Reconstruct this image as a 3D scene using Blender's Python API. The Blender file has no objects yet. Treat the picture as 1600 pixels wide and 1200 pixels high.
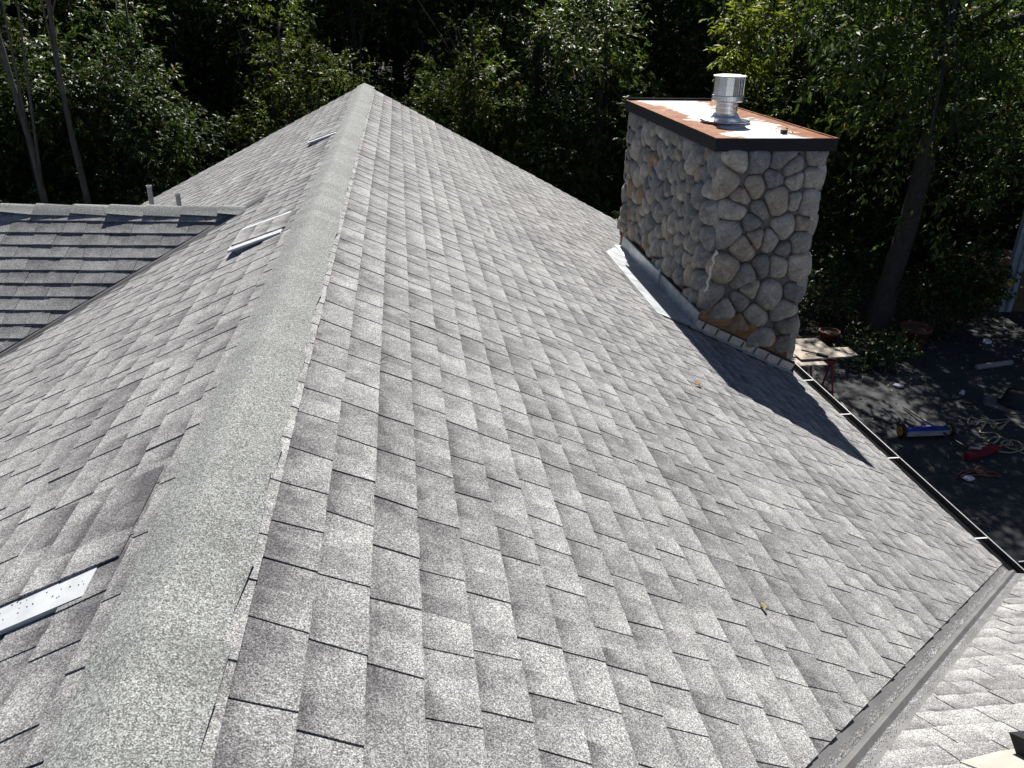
import bpy, math, random
import numpy as np
from mathutils import Vector, Matrix, noise as mnoise

# ------------------------------------------------------------------ camera, light
SC = bpy.context.scene
COL = SC.collection
F_PX = 1287.3
CR = Vector((0.991827, -0.126289, 0.018163))
CU = Vector((0.036459, 0.416946, 0.908200))
CW = Vector((0.122269, 0.900115, -0.418143))
cam_d = bpy.data.cameras.new('camera')
cam = bpy.data.objects.new('camera', cam_d); COL.objects.link(cam)
cam_d.sensor_width = 36; cam_d.lens = F_PX / 1600 * 36
cam_d.clip_start = .05; cam_d.clip_end = 600
M = Matrix((CR, CU, -CW)).transposed().to_4x4()
cam.matrix_world = M
SC.camera = cam

SUN = Vector((0.175, 1.0, 1.0)).normalized()          # towards the sun
wd = bpy.data.worlds.new('World'); SC.world = wd; wd.use_nodes = True
nt = wd.node_tree; nt.nodes.clear()
sky = nt.nodes.new('ShaderNodeTexSky'); sky.sky_type = 'NISHITA'; sky.sun_disc = False
sky.air_density = .48; sky.dust_density = .2; sky.ozone_density = 1.4
sky.sun_elevation = math.asin(SUN.z); sky.sun_rotation = math.atan2(SUN.x, SUN.y)
bg = nt.nodes.new('ShaderNodeBackground'); bg.inputs[1].default_value = .05
wo = nt.nodes.new('ShaderNodeOutputWorld')
nt.links.new(sky.outputs[0], bg.inputs[0]); nt.links.new(bg.outputs[0], wo.inputs[0])
sl = bpy.data.lights.new('sun', 'SUN'); sl.energy = 4.6; sl.angle = math.radians(.53); sl.color = (1, .965, .915)
so = bpy.data.objects.new('sun', sl); COL.objects.link(so)
so.rotation_euler = (-SUN).to_track_quat('-Z', 'Y').to_euler(); so.location = (3, 20, 30)
vs = SC.view_settings
vs.view_transform = 'Standard'; vs.look = 'None'; vs.gamma = 1; vs.exposure = .90; vs.use_curve_mapping = False
SC.render.engine = 'CYCLES'
SC.cycles.max_bounces = 6; SC.cycles.diffuse_bounces = 3; SC.cycles.glossy_bounces = 3
SC.cycles.transmission_bounces = 4; SC.cycles.transparent_max_bounces = 4
SC.cycles.sample_clamp_indirect = 4
try:
    SC.cycles.use_denoising = True; SC.cycles.denoiser = 'OPENIMAGEDENOISE'; SC.cycles.denoising_input_passes = 'RGB_ALBEDO_NORMAL'; SC.cycles.denoising_prefilter = 'ACCURATE'
except Exception: pass

GZ = -5.7                                             # ground, camera is the origin
XR, HR = -.548, -1.183                                # ridge
C, S = math.cos(math.radians(26)), math.sin(math.radians(26))

def proj(p):
    p = Vector(p); d = p.dot(CW)
    if d < .05: return None
    return 800 + F_PX * p.dot(CR) / d, 600 - F_PX * p.dot(CU) / d
def ground(px, py, z=GZ):
    d = CW * F_PX + CR * (px - 800) - CU * (py - 600)
    return d * (z / d.z)

# ------------------------------------------------------------------ materials
def mat(name):
    m = bpy.data.materials.new(name); m.use_nodes = True
    n = m.node_tree; b = n.nodes['Principled BSDF']
    return m, n, b
def N(n, t, **k):
    x = n.nodes.new(t)
    for a, v in k.items():
        if hasattr(x, a): setattr(x, a, v)
    return x
def L(n, a, b): n.links.new(a, b)
def math_(n, op, a, b=None, clamp=False):
    x = N(n, 'ShaderNodeMath', operation=op); x.use_clamp = clamp
    for i, v in enumerate((a, b)):
        if v is None: continue
        if isinstance(v, (int, float)): x.inputs[i].default_value = v
        else: L(n, v, x.inputs[i])
    return x.outputs[0]
def noise(n, co, scale, detail=3, rough=.55, dist=0):
    x = N(n, 'ShaderNodeTexNoise'); x.inputs['Scale'].default_value = scale
    x.inputs['Detail'].default_value = detail; x.inputs['Roughness'].default_value = rough
    x.inputs['Distortion'].default_value = dist
    L(n, co, x.inputs['Vector']); return x.outputs['Fac']
def ramp(n, f, stops, interp='LINEAR'):
    x = N(n, 'ShaderNodeValToRGB'); e = x.color_ramp; e.interpolation = interp
    while len(e.elements) < len(stops): e.elements.new(.5)
    for el, (p, c) in zip(e.elements, stops):
        el.position = p; el.color = (*c, 1) if len(c) == 3 else c
    L(n, f, x.inputs[0]); return x.outputs[0]
def mix(n, f, a, b, mode='MIX'):
    x = N(n, 'ShaderNodeMix', data_type='RGBA', blend_type=mode)
    for i, v in ((0, f), (6, a), (7, b)):
        if isinstance(v, (int, float)): x.inputs[i].default_value = v
        elif isinstance(v, tuple): x.inputs[i].default_value = (*v, 1)
        else: L(n, v, x.inputs[i])
    return x.outputs[2]
def bump(n, b, h, strength, dist):
    x = N(n, 'ShaderNodeBump'); x.inputs['Strength'].default_value = strength; x.inputs['Distance'].default_value = dist
    L(n, h, x.inputs['Height']); L(n, x.outputs[0], b.inputs['Normal'])
def pos(n): return N(n, 'ShaderNodeNewGeometry').outputs['Position']
def objco(n): return N(n, 'ShaderNodeTexCoord').outputs['Object']
def simple(name, col, rough=.6, metal=0, var=.25, scale=8, bmp=0, spec=.5, world=False):
    m, n, b = mat(name); co = pos(n) if world else objco(n)
    f = noise(n, co, scale, 5, .6)
    lo = tuple(c * (1 - var) for c in col); hi = tuple(min(1, c * (1 + var)) for c in col)
    L(n, ramp(n, f, [(.3, lo), (.7, hi)]), b.inputs['Base Color'])
    b.inputs['Metallic'].default_value = metal; b.inputs['Specular IOR Level'].default_value = spec
    r = math_(n, 'MULTIPLY_ADD', f, .25); n.nodes[-1].inputs[2].default_value = rough - .12
    L(n, r, b.inputs['Roughness'])
    if bmp: bump(n, b, noise(n, co, scale * 6, 4), .6, bmp)
    return m

def granules(n, co, amp=1.0):
    """salt-and-pepper of mineral granules: multiplier round 1"""
    v = N(n, 'ShaderNodeTexVoronoi'); v.inputs['Scale'].default_value = 420; L(n, co, v.inputs['Vector'])
    v2 = N(n, 'ShaderNodeTexVoronoi'); v2.inputs['Scale'].default_value = 210; L(n, co, v2.inputs['Vector'])
    s1 = N(n, 'ShaderNodeSeparateColor'); L(n, v.outputs['Color'], s1.inputs[0])
    s2 = N(n, 'ShaderNodeSeparateColor'); L(n, v2.outputs['Color'], s2.inputs[0])
    g1 = ramp(n, s1.outputs[0], [(0, (.30,)*3), (.45, (.82,)*3), (1, (1.95,)*3)])
    g2 = ramp(n, s2.outputs[0], [(0, (.8,)*3), (1, (1.2,)*3)])
    g3 = ramp(n, noise(n, co, 115, 3, .7), [(.3, (.84,)*3), (.7, (1.16,)*3)])
    return mix(n, 1, mix(n, 1, g1, g2, 'MULTIPLY'), g3, 'MULTIPLY'), s1.outputs[1]

def shingle_mat(name, dark, light, use_attr=True):
    m, n, b = mat(name); co = pos(n)
    mp = N(n, 'ShaderNodeMapping'); L(n, co, mp.inputs[0]); mp.inputs['Scale'].default_value = (1, 1, 1)
    if use_attr:
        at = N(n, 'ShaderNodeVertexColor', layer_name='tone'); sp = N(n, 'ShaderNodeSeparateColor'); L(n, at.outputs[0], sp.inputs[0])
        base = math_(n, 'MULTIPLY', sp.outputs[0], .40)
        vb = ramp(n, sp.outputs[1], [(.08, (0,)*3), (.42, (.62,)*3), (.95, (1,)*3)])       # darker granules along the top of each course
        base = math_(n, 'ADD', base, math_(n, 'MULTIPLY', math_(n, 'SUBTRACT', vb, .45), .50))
        # blend bands of the mineral colour along each strip, cut at the tab
        off = N(n, 'ShaderNodeCombineXYZ'); L(n, math_(n, 'MULTIPLY', sp.outputs[2], 37), off.inputs[0])
        va = N(n, 'ShaderNodeVectorMath', operation='ADD'); L(n, co, va.inputs[0]); L(n, off.outputs[0], va.inputs[1])
        f = noise(n, va.outputs[0], 9, 2, .5)
        f = ramp(n, f, [(.32, (0,)*3), (.68, (1,)*3)])
        fac = math_(n, 'ADD', base, math_(n, 'MULTIPLY', f, .40))
        fac = math_(n, 'ADD', fac, math_(n, 'MULTIPLY', math_(n, 'SUBTRACT', noise(n, co, .7, 3), .5), .35), True)
    else:
        f = noise(n, co, 5, 4, .6)
        oi = N(n, 'ShaderNodeObjectInfo')
        fac = math_(n, 'ADD', math_(n, 'MULTIPLY', f, .7), math_(n, 'MULTIPLY', math_(n, 'SUBTRACT', oi.outputs['Random'], .3), .5), True)
    colr = ramp(n, fac, [(.08, dark), (.92, light)])
    g, r = granules(n, co)
    colr = mix(n, 1, colr, g, 'MULTIPLY')
    L(n, colr, b.inputs['Base Color'])
    b.inputs['Roughness'].default_value = .9; b.inputs['Specular IOR Level'].default_value = .25
    bump(n, b, r, .55, .0016)
    return m

MT = {}
MT['shingle'] = shingle_mat('shingle_granules', (.098, .0955, .099), (.362, .360, .352))
MT['cap'] = shingle_mat('cap_granules', (.208, .215, .206), (.288, .296, .284), False)
MT['galv'] = simple('galvanised', (.46, .49, .51), .5, .3, .3, 7)
MT['painted_metal'] = simple('white_metal', (.60, .62, .63), .5, .1, .12, 14)
MT['valley'] = simple('valley_metal', (.155, .152, .15), .55, .2, .16, 6)
MT['gutter'] = simple('dark_gutter', (.035, .035, .038), .4, .2, .3, 4)
MT['lip'] = simple('pale_lip', (.42, .42, .42), .4, .5, .1, 6)  # pale tone paints the sun caught on the dark gutter's lip; also pipe rims
MT['felt'] = simple('black_felt', (.03, .032, .033), .85, 0, .3, 12)
MT['wall'] = simple('wall_paint', (.35, .32, .28), .8, 0, .08, 3)
MT['steel'] = simple('flue_steel', (.78, .8, .82), .27, 1, .08, 7)
MT['fascia'] = simple('cap_fascia', (.012, .012, .016), .7, 0, .4, 6, 0, .25)
MT['asphalt_black'] = simple('black_rubber', (.02, .02, .022), .6, 0, .3, 9)
MT['terracotta'] = simple('terracotta', (.15, .045, .03), .8, 0, .25, 7, .001)
MT['soil'] = simple('potting_soil', (.10, .07, .045), .95, 0, .5, 30, .004)
MT['red'] = simple('red_paint', (.25, .022, .04), .5, .1, .25, 8)
MT['blue'] = simple('blue_paint', (.025, .06, .42), .4, .1, .2, 8)
MT['yellow'] = simple('yellow_plastic', (.62, .42, .04), .5, 0, .15, 8)
MT['rope'] = simple('cream_rope', (.42, .36, .25), .85, 0, .25, 40)
MT['cord'] = simple('orange_cord', (.26, .09, .06), .8, 0, .25, 40)
MT['paper'] = simple('white_paper', (.72, .74, .80), .8, 0, .08, 20)
MT['card'] = simple('cardboard', (.36, .34, .31), .8, 0, .15, 10)
MT['deadleaf'] = simple('dead_leaf', (.45, .2, .06), .7, 0, .35, 60)
MT['twig'] = simple('twig_bark', (.12, .10, .08), .8, 0, .3, 30)
MT['plaster'] = simple('sealant', (.62, .60, .56), .85, 0, .12, 30, .002)
MT['garage'] = simple('brown_siding', (.16, .09, .055), .8, 0, .2, 5)
MT['pipe'] = simple('grey_pipe', (.22, .23, .24), .6, 0, .15, 9)
MT['trim'] = simple('grey_trim', (.36, .40, .45), .6, 0, .08, 4)
MT['step'] = simple('pale_flashing', (.50, .49, .47), .5, .25, .2, 10)
MT['cream_metal'] = simple('cream_metal', (.42, .395, .345), .5, .2, .1, 10)

def plywood():
    m, n, b = mat('weathered_plywood'); co = objco(n)
    mp = N(n, 'ShaderNodeMapping'); L(n, co, mp.inputs[0]); mp.inputs['Scale'].default_value = (3, 30, 30)
    f = noise(n, mp.outputs[0], 2.2, 5, .65, .6)
    c = ramp(n, f, [(.25, (.16, .075, .03)), (.55, (.34, .19, .085)), (.8, (.46, .31, .16))])
    st = ramp(n, noise(n, co, 3, 4, .7), [(.38, (.25, .2, .17)), (.6, (1, 1, 1))])
    L(n, mix(n, .8, c, st, 'MULTIPLY'), b.inputs['Base Color']); b.inputs['Roughness'].default_value = .85
    return m
MT['ply'] = plywood()
def boards():
    m, n, b = mat('pale_board'); co = objco(n)
    mp = N(n, 'ShaderNodeMapping'); L(n, co, mp.inputs[0]); mp.inputs['Scale'].default_value = (1.5, 22, 22)
    f = noise(n, mp.outputs[0], 2, 5, .6, .4)
    L(n, ramp(n, f, [(.3, (.36, .30, .235)), (.7, (.50, .43, .35))]), b.inputs['Base Color']); b.inputs['Roughness'].default_value = .8
    return m
MT['board'] = boards()
def stone():
    m, n, b = mat('river_stone'); co = objco(n)
    oi = N(n, 'ShaderNodeObjectInfo')
    base = ramp(n, oi.outputs['Random'], [(0, (.27, .262, .25)), (.18, (.38, .362, .335)), (.36, (.215, .218, .225)),
                                          (.52, (.41, .385, .345)), (.66, (.30, .295, .285)), (.80, (.36, .315, .26)), (.91, (.33, .235, .155)), (.96, (.25, .25, .248))], 'CONSTANT')
    f = noise(n, co, 9, 6, .65, .8)
    c = mix(n, 1, base, ramp(n, f, [(.30, (.45, .46, .48)), (.5, (.95,)*3), (.70, (1.55, 1.52, 1.46))]), 'MULTIPLY')
    f2 = noise(n, co, 70, 3, .6)
    c = mix(n, 1, c, ramp(n, f2, [(.3, (.78,)*3), (.7, (1.22,)*3)]), 'MULTIPLY')
    sm = ramp(n, noise(n, co, 16, 3, .6, 1.2), [(.56, (0,)*3), (.68, (1,)*3)])       # cement smears
    c = mix(n, math_(n, 'MULTIPLY', sm, .45), c, (.40, .395, .38))
    c = mix(n, 1, c, (.95, .945, .92), 'MULTIPLY')
    L(n, c, b.inputs['Base Color']); b.inputs['Roughness'].default_value = .82; b.inputs['Specular IOR Level'].default_value = .3
    bump(n, b, noise(n, co, 22, 4, .6), .45, .006)
    return m
MT['stone'] = stone()
def mortar():
    m, n, b = mat('mortar'); co = pos(n)
    f = noise(n, co, 14, 6, .7)
    L(n, ramp(n, f, [(.3, (.10, .10, .098)), (.7, (.20, .197, .19))]), b.inputs['Base Color']); b.inputs['Roughness'].default_value = .95
    bump(n, b, noise(n, co, 60, 5, .7), .9, .01); return m
MT['mortar'] = mortar()
def captop():
    m, n, b = mat('rusty_galvanised_sheet'); co = pos(n)
    f = noise(n, co, 2.1, 5, .62, .5)
    g = noise(n, co, 14, 4, .6)
    # rust creeps in from the edges of the sheet
    sp = N(n, 'ShaderNodeSeparateXYZ'); L(n, co, sp.inputs[0])
    ex = math_(n, 'ABSOLUTE', math_(n, 'SUBTRACT', sp.outputs[0], 3.25)); ex = math_(n, 'MULTIPLY', math_(n, 'SUBTRACT', ex, .25), 1.05)
    ex = math_(n, 'MAXIMUM', ex, -.05)
    k = math_(n, 'ADD', math_(n, 'ADD', f, ex), math_(n, 'MULTIPLY', math_(n, 'SUBTRACT', g, .5), .12))
    r = ramp(n, k, [(.52, (0,)*3), (.60, (1,)*3)])
    rc = ramp(n, noise(n, co, 7, 6, .7, .8), [(.3, (.15, .05, .02)), (.52, (.27, .11, .05)), (.72, (.42, .23, .13))])
    L(n, mix(n, r, ramp(n, noise(n, co, 5, 5, .7), [(.3, (.52, .50, .47)), (.65, (.72, .71, .69))]), rc), b.inputs['Base Color'])
    b.inputs['Roughness'].default_value = .55; L(n, math_(n, 'SUBTRACT', .5, math_(n, 'MULTIPLY', r, .45)), b.inputs['Specular IOR Level'])
    return m
MT['captop'] = captop()

def leaf_mat(name, c1, c2, c3, transl=.3, rough=.5):
    m, n, b = mat(name)
    g = N(n, 'ShaderNodeNewGeometry'); oi = N(n, 'ShaderNodeObjectInfo')
    r = g.outputs['Random Per Island']
    k = math_(n, 'ADD', math_(n, 'MULTIPLY', r, .6), math_(n, 'MULTIPLY', noise(n, g.outputs['Position'], .9, 2), .55))
    k = math_(n, 'ADD', k, math_(n, 'MULTIPLY', math_(n, 'SUBTRACT', oi.outputs['Random'], .5), .25), True)
    c = ramp(n, k, [(.15, c1), (.6, c2), (.95, c3)])
    dead = math_(n, 'GREATER_THAN', r, .975)
    c = mix(n, dead, c, (.20, .13, .04))
    L(n, c, b.inputs['Base Color']); b.inputs['Roughness'].default_value = rough; b.inputs['Specular IOR Level'].default_value = .3
    t = N(n, 'ShaderNodeBsdfTranslucent')
    L(n, mix(n, 1, c, (1.35, 1.45, .55), 'MULTIPLY'), t.inputs['Color'])
    ms = N(n, 'ShaderNodeMixShader'); ms.inputs[0].default_value = transl
    out = n.nodes['Material Output']
    L(n, b.outputs[0], ms.inputs[1]); L(n, t.outputs[0], ms.inputs[2]); L(n, ms.outputs[0], out.inputs['Surface'])
    return m
MT['leaf'] = leaf_mat('evergreen_leaf', (.026, .046, .018), (.050, .080, .027), (.10, .128, .036), .36)
MT['leaf_bright'] = leaf_mat('sunlit_tone_leaf', (.040, .064, .018), (.082, .115, .028), (.17, .19, .042), .46)  # lit copy of the evergreen leaf, sunshine put into its colour
MT['leaf_spray'] = leaf_mat('sunlit_spray_leaf', (.08, .11, .022), (.15, .18, .035), (.24, .25, .05), .5)
MT['leaf_near'] = leaf_mat('canopy_leaf', (.034, .060, .022), (.068, .108, .034), (.13, .165, .045), .38)
MT['leaf_shrub'] = leaf_mat('shrub_leaf', (.028, .055, .02), (.05, .09, .028), (.085, .13, .038), .28, .42)
def bark(name, a, bcol):
    m, n, b = mat(name); co = objco(n)
    mp = N(n, 'ShaderNodeMapping'); L(n, co, mp.inputs[0]); mp.inputs['Scale'].default_value = (6, 6, 1.3)
    f = noise(n, mp.outputs[0], 4, 6, .7, .5)
    L(n, ramp(n, f, [(.3, a), (.7, bcol)]), b.inputs['Base Color']); b.inputs['Roughness'].default_value = .9
    bump(n, b, f, 1, .03); return m
MT['bark'] = bark('dark_bark', (.03, .025, .02), (.085, .072, .06))
MT['bark_pale'] = bark('pale_bark', (.07, .065, .055), (.19, .175, .15))
def floor_mat():
    m, n, b = mat('leaf_litter_soil'); co = pos(n)
    f = noise(n, co, 6, 6, .7); g = noise(n, co, 45, 4, .7)
    c = ramp(n, f, [(.3, (.018, .013, .009)), (.55, (.042, .029, .019)), (.8, (.10, .07, .043))])
    L(n, mix(n, 1, c, ramp(n, g, [(.3, (.5,)*3), (.72, (1.6,)*3)]), 'MULTIPLY'), b.inputs['Base Color'])
    b.inputs['Roughness'].default_value = .95; bump(n, b, g, 1, .03); return m
MT['floor'] = floor_mat()
def asphalt():
    m, n, b = mat('dusty_asphalt'); co = pos(n)
    f = noise(n, co, 1.1, 7, .72, .8); g = noise(n, co, 160, 3, .7)
    mp = N(n, 'ShaderNodeMapping'); L(n, co, mp.inputs[0]); mp.inputs['Scale'].default_value = (1.2, 4.5, 1); mp.inputs['Rotation'].default_value = (0, 0, -.5)
    s = noise(n, mp.outputs[0], 2.6, 6, .75, 1.5)
    d = math_(n, 'MULTIPLY', ramp(n, f, [(.42, (0,)*3), (.72, (1,)*3)]), ramp(n, s, [(.40, (0,)*3), (.66, (1,)*3)]))
    c = mix(n, math_(n, 'MULTIPLY', d, .75), (.036, .038, .042), (.17, .165, .15))
    L(n, mix(n, 1, c, ramp(n, g, [(.25, (.55,)*3), (.75, (1.5,)*3)]), 'MULTIPLY'), b.inputs['Base Color'])
    b.inputs['Roughness'].default_value = .9; bump(n, b, g, .6, .006); return m
MT['asphalt'] = asphalt()

# ------------------------------------------------------------------ mesh helpers
WLOC = {}
class MB:
    def __init__(s): s.v = []; s.f = []; s.m = []; s.t = []
    def add(s, verts, faces, mi=0):
        o = len(s.v); s.v += [tuple(p) for p in verts]; s.f += [tuple(i + o for i in f) for f in faces]; s.m += [mi] * len(faces)
    def box(s, c, d, rot=None, mi=0):
        v = [Vector((x * d[0] / 2, y * d[1] / 2, z * d[2] / 2)) for x in (-1, 1) for y in (-1, 1) for z in (-1, 1)]
        if rot is not None: v = [rot @ p for p in v]
        s.add([p + Vector(c) for p in v], [(0, 1, 3, 2), (4, 6, 7, 5), (0, 4, 5, 1), (2, 3, 7, 6), (0, 2, 6, 4), (1, 5, 7, 3)], mi)
    def tube(s, pts, rad, k=8, cap=True, mi=0):
        pts = [Vector(p) for p in pts]; n = len(pts)
        rad = rad if isinstance(rad, (list, tuple)) else [rad] * n
        rings = []; ref = None
        for i, p in enumerate(pts):
            d = (pts[min(i + 1, n - 1)] - pts[max(i - 1, 0)])
            d = d.normalized() if d.length > 1e-9 else Vector((0, 0, 1))
            if ref is None or abs(ref.dot(d)) > .98: ref = Vector((1, 0, 0)) if abs(d.x) < .9 else Vector((0, 1, 0))
            a = (ref - d * ref.dot(d)).normalized(); b = d.cross(a); ref = a
            rings.append([p + (a * math.cos(2 * math.pi * j / k) + b * math.sin(2 * math.pi * j / k)) * rad[i] for j in range(k)])
        v = [q for r in rings for q in r]; f = []
        for i in range(n - 1):
            for j in range(k):
                f.append((i * k + j, i * k + (j + 1) % k, (i + 1) * k + (j + 1) % k, (i + 1) * k + j))
        if cap: f.append(tuple(range(k - 1, -1, -1))); f.append(tuple((n - 1) * k + j for j in range(k)))
        s.add(v, f, mi)
    def lathe(s, c, prof, k=24, mi=0, cap0=True, cap1=True, mtx=None):
        v = []; f = []
        for r, z in prof:
            for j in range(k):
                a = 2 * math.pi * j / k; p = Vector((r * math.cos(a), r * math.sin(a), z))
                if mtx is not None: p = mtx @ p
                v.append(p + Vector(c))
        n = len(prof)
        for i in range(n - 1):
            for j in range(k):
                f.append((i * k + j, i * k + (j + 1) % k, (i + 1) * k + (j + 1) % k, (i + 1) * k + j))
        if cap0: f.append(tuple(range(k - 1, -1, -1)))
        if cap1: f.append(tuple((n - 1) * k + j for j in range(k)))
        s.add(v, f, mi)
    def prism(s, poly, ext, mi=0):
        """closed prism of a polygon (list of points) extruded by vector ext"""
        n = len(poly); ext = Vector(ext)
        v = [Vector(p) for p in poly] + [Vector(p) + ext for p in poly]
        s.add(v, [tuple(range(n - 1, -1, -1)), tuple(range(n, 2 * n))] + [(i, (i + 1) % n, n + (i + 1) % n, n + i) for i in range(n)], mi)
    def build(s, name, m, parent=None, smooth=False, own=False, local=False):
        me = bpy.data.meshes.new(name)
        org = Vector((0, 0, 0))
        if parent is not None and not local: org = WLOC[parent]
        loc = Vector((0, 0, 0)); vs_ = s.v
        if own:
            a = np.array(s.v); c = Vector(((a[:, 0].min() + a[:, 0].max()) / 2, (a[:, 1].min() + a[:, 1].max()) / 2, a[:, 2].min()))
            loc = c - org; vs_ = [(p[0] - c.x, p[1] - c.y, p[2] - c.z) for p in s.v]
        elif org.length: vs_ = [(p[0] - org.x, p[1] - org.y, p[2] - org.z) for p in s.v]
        me.from_pydata(vs_, [], s.f)
        for x in (m if isinstance(m, list) else [m]): me.materials.append(x)
        if isinstance(m, list): me.polygons.foreach_set('material_index', s.m)
        if s.t:
            ca = me.color_attributes.new('tone', 'FLOAT_COLOR', 'POINT')
            ca.data.foreach_set('color', np.array(s.t, dtype=np.float32).ravel())
        if smooth: me.polygons.foreach_set('use_smooth', [True] * len(me.polygons))
        me.update()
        o = bpy.data.objects.new(name, me); COL.objects.link(o); o.location = loc
        if parent is not None: o.parent = parent
        WLOC[o] = (org + loc)
        return o

def tag(o, label=None, cat=None, group=None, kind=None):
    if label: o['label'] = label
    if cat: o['category'] = cat
    if group: o['group'] = group
    if kind: o['kind'] = kind
    return o
def thing(name, loc, label, cat, group=None, rot=None):
    o = bpy.data.objects.new(name, None); COL.objects.link(o); o.location = loc; o.empty_display_size = .2
    if rot is not None: o.rotation_euler = rot
    WLOC[o] = Vector(loc); return tag(o, label, cat, group)
def copy_tree(o, parent=None):
    c = o.copy(); COL.objects.link(c); c.parent = parent
    if parent is not None: c.matrix_parent_inverse = o.matrix_parent_inverse
    for ch in o.children: copy_tree(ch, c)
    return c

# ------------------------------------------------------------------ ground, hill, sky light only
def terrain(x, y):
    z = GZ
    if y > 24: z += .06 * (y - 24) + .002 * (y - 24) ** 2
    if x < -14: z += .10 * (-14 - x)
    if x > 24: z += .08 * (x - 24)
    w = max(0, min(1, (y - 16) / 4)); z += w * .22 * mnoise.noise(Vector((x * .25, y * .25, 0)))
    return z
gm = MB(); xs = [-300, -120, -60] + [-40 + i * 2 for i in range(46)] + [80, 140, 300]; ys = [-200, -80, -30] + [-12 + i * 2 for i in range(42)] + [90, 140, 300]
for y in ys:
    for x in xs: gm.v.append((x, y, min(terrain(x, min(y, 70)), 9)))
W_ = len(xs)
for j in range(len(ys) - 1):
    for i in range(W_ - 1): gm.f.append((j * W_ + i, j * W_ + i + 1, (j + 1) * W_ + i + 1, (j + 1) * W_ + i)); gm.m.append(0)
tag(gm.build('forest_floor', MT['floor'], smooth=True), kind='structure')
dm = MB()
edge = [(4.2, -8), (26, -8), (26, 14.6), (16, 15.4), (13.5, 15.3), (12, 14.9), (10.6, 14.0), (9.6, 13.2), (8.6, 13.0), (7.9, 13.4), (6.9, 13.5), (5.2, 13.4), (4.2, 13.2)]
dm.prism([(x, y, GZ - .05) for x, y in edge], (0, 0, .062))
tag(dm.build('driveway', MT['asphalt']), kind='structure')

# ------------------------------------------------------------------ the house
house = thing('house', (0, 5, GZ), 'house with grey asphalt shingle roof filling the foreground', 'house')
def fr_right(y, s, n): return Vector((XR + s * C + n * S, y, HR - s * S + n * C))
def fr_left(y, s, n): return Vector((XR - s * C - n * S, y, HR - s * S + n * C))
EAVE = 4.92
# wing on the right: valley in plan from (XR, .018) to the gutter corner
VY0 = .018; PW = math.atan(.55); CWN, SWN = math.cos(PW), math.sin(PW); VK = 4.37 / 3.871
def fr_wr(u, v, n): return Vector((XR + u, VY0 + v * CWN + n * SWN, HR - v * SWN + n * CWN))
EAVE_W = 3.92 / CWN
# wing on the left
A = Vector((-1.222, 6.78, -1.512)); B = Vector((-2.808, 5.648, -2.285))
ra = math.radians(5); DX = Vector((-math.cos(ra), math.sin(ra), 0)); NW = (B - A).cross(DX).normalized()
if NW.z < 0: NW = -NW
DN = NW.cross(DX).normalized()
if DN.z > 0: DN = -DN
def fr_wl(u, v, n): return A + DX * u + DN * v + NW * n
UB, VB = (B - A).dot(DX), (B - A).dot(DN); KL = UB / VB
NB = Vector((NW.x, NW.y, NW.z)) - 2 * Vector((math.sin(ra), math.cos(ra), 0)) * NW.dot(Vector((math.sin(ra), math.cos(ra), 0)))
DB = DN - 2 * Vector((math.sin(ra), math.cos(ra), 0)) * DN.dot(Vector((math.sin(ra), math.cos(ra), 0)))
def fr_wlb(u, v, n): return A + DX * u + DB * v + NB * n

def slab(mb, fr, poly, th=.12):
    top = [fr(a, b, -.004) for a, b in poly]; bot = [fr(a, b, -th) for a, b in poly]
    n = len(poly); mb.add(top + bot, [tuple(range(n)), tuple(range(2 * n - 1, n - 1, -1))] + [(i, n + i, n + (i + 1) % n, (i + 1) % n) for i in range(n)])
RK = .3236; YE = 13.935
r1 = MB(); yv = VY0 + .797 * EAVE
slab(r1, fr_right, [(VY0, 0), (yv, EAVE), (YE - RK * EAVE, EAVE), (YE, 0)])
slab(r1, fr_right, [(VY0, 0), (-4, 0), (-4, EAVE), (-3.9, EAVE)])
slab(r1, fr_left, [(-4, 0), (YE, 0), (YE - RK * EAVE, EAVE), (-4, EAVE)])
roof = r1.build('roof', MT['cap'], house)
r2 = MB(); slab(r2, fr_wl, [(0, 0), (7.5, 0), (7.5, 3.2), (KL * 3.2, 3.2)]); slab(r2, fr_wlb, [(-.1, 0), (7.5, 0), (7.5, 3.2), (1.2, 3.2)])
roof_l = r2.build('roof', MT['cap'], house); roof_l['label'] = 'lower wing roof on the left with level courses and dark butt lines'
r3 = MB(); slab(r3, fr_wr, [(0, 0), (9, 0), (9, EAVE_W), (VK * 3.92, EAVE_W)])
def fr_wrb(u, v, n): return Vector((XR + u, VY0 - v * CWN - n * SWN, HR - v * SWN + n * CWN))
slab(r3, fr_wrb, [(0, 0), (9, 0), (9, EAVE_W), (VK * 3.92, EAVE_W)])
roof_r = r3.build('roof', MT['cap'], house); roof_r['label'] = 'pale sunlit wing roof beyond the metal valley at lower right'

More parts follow.
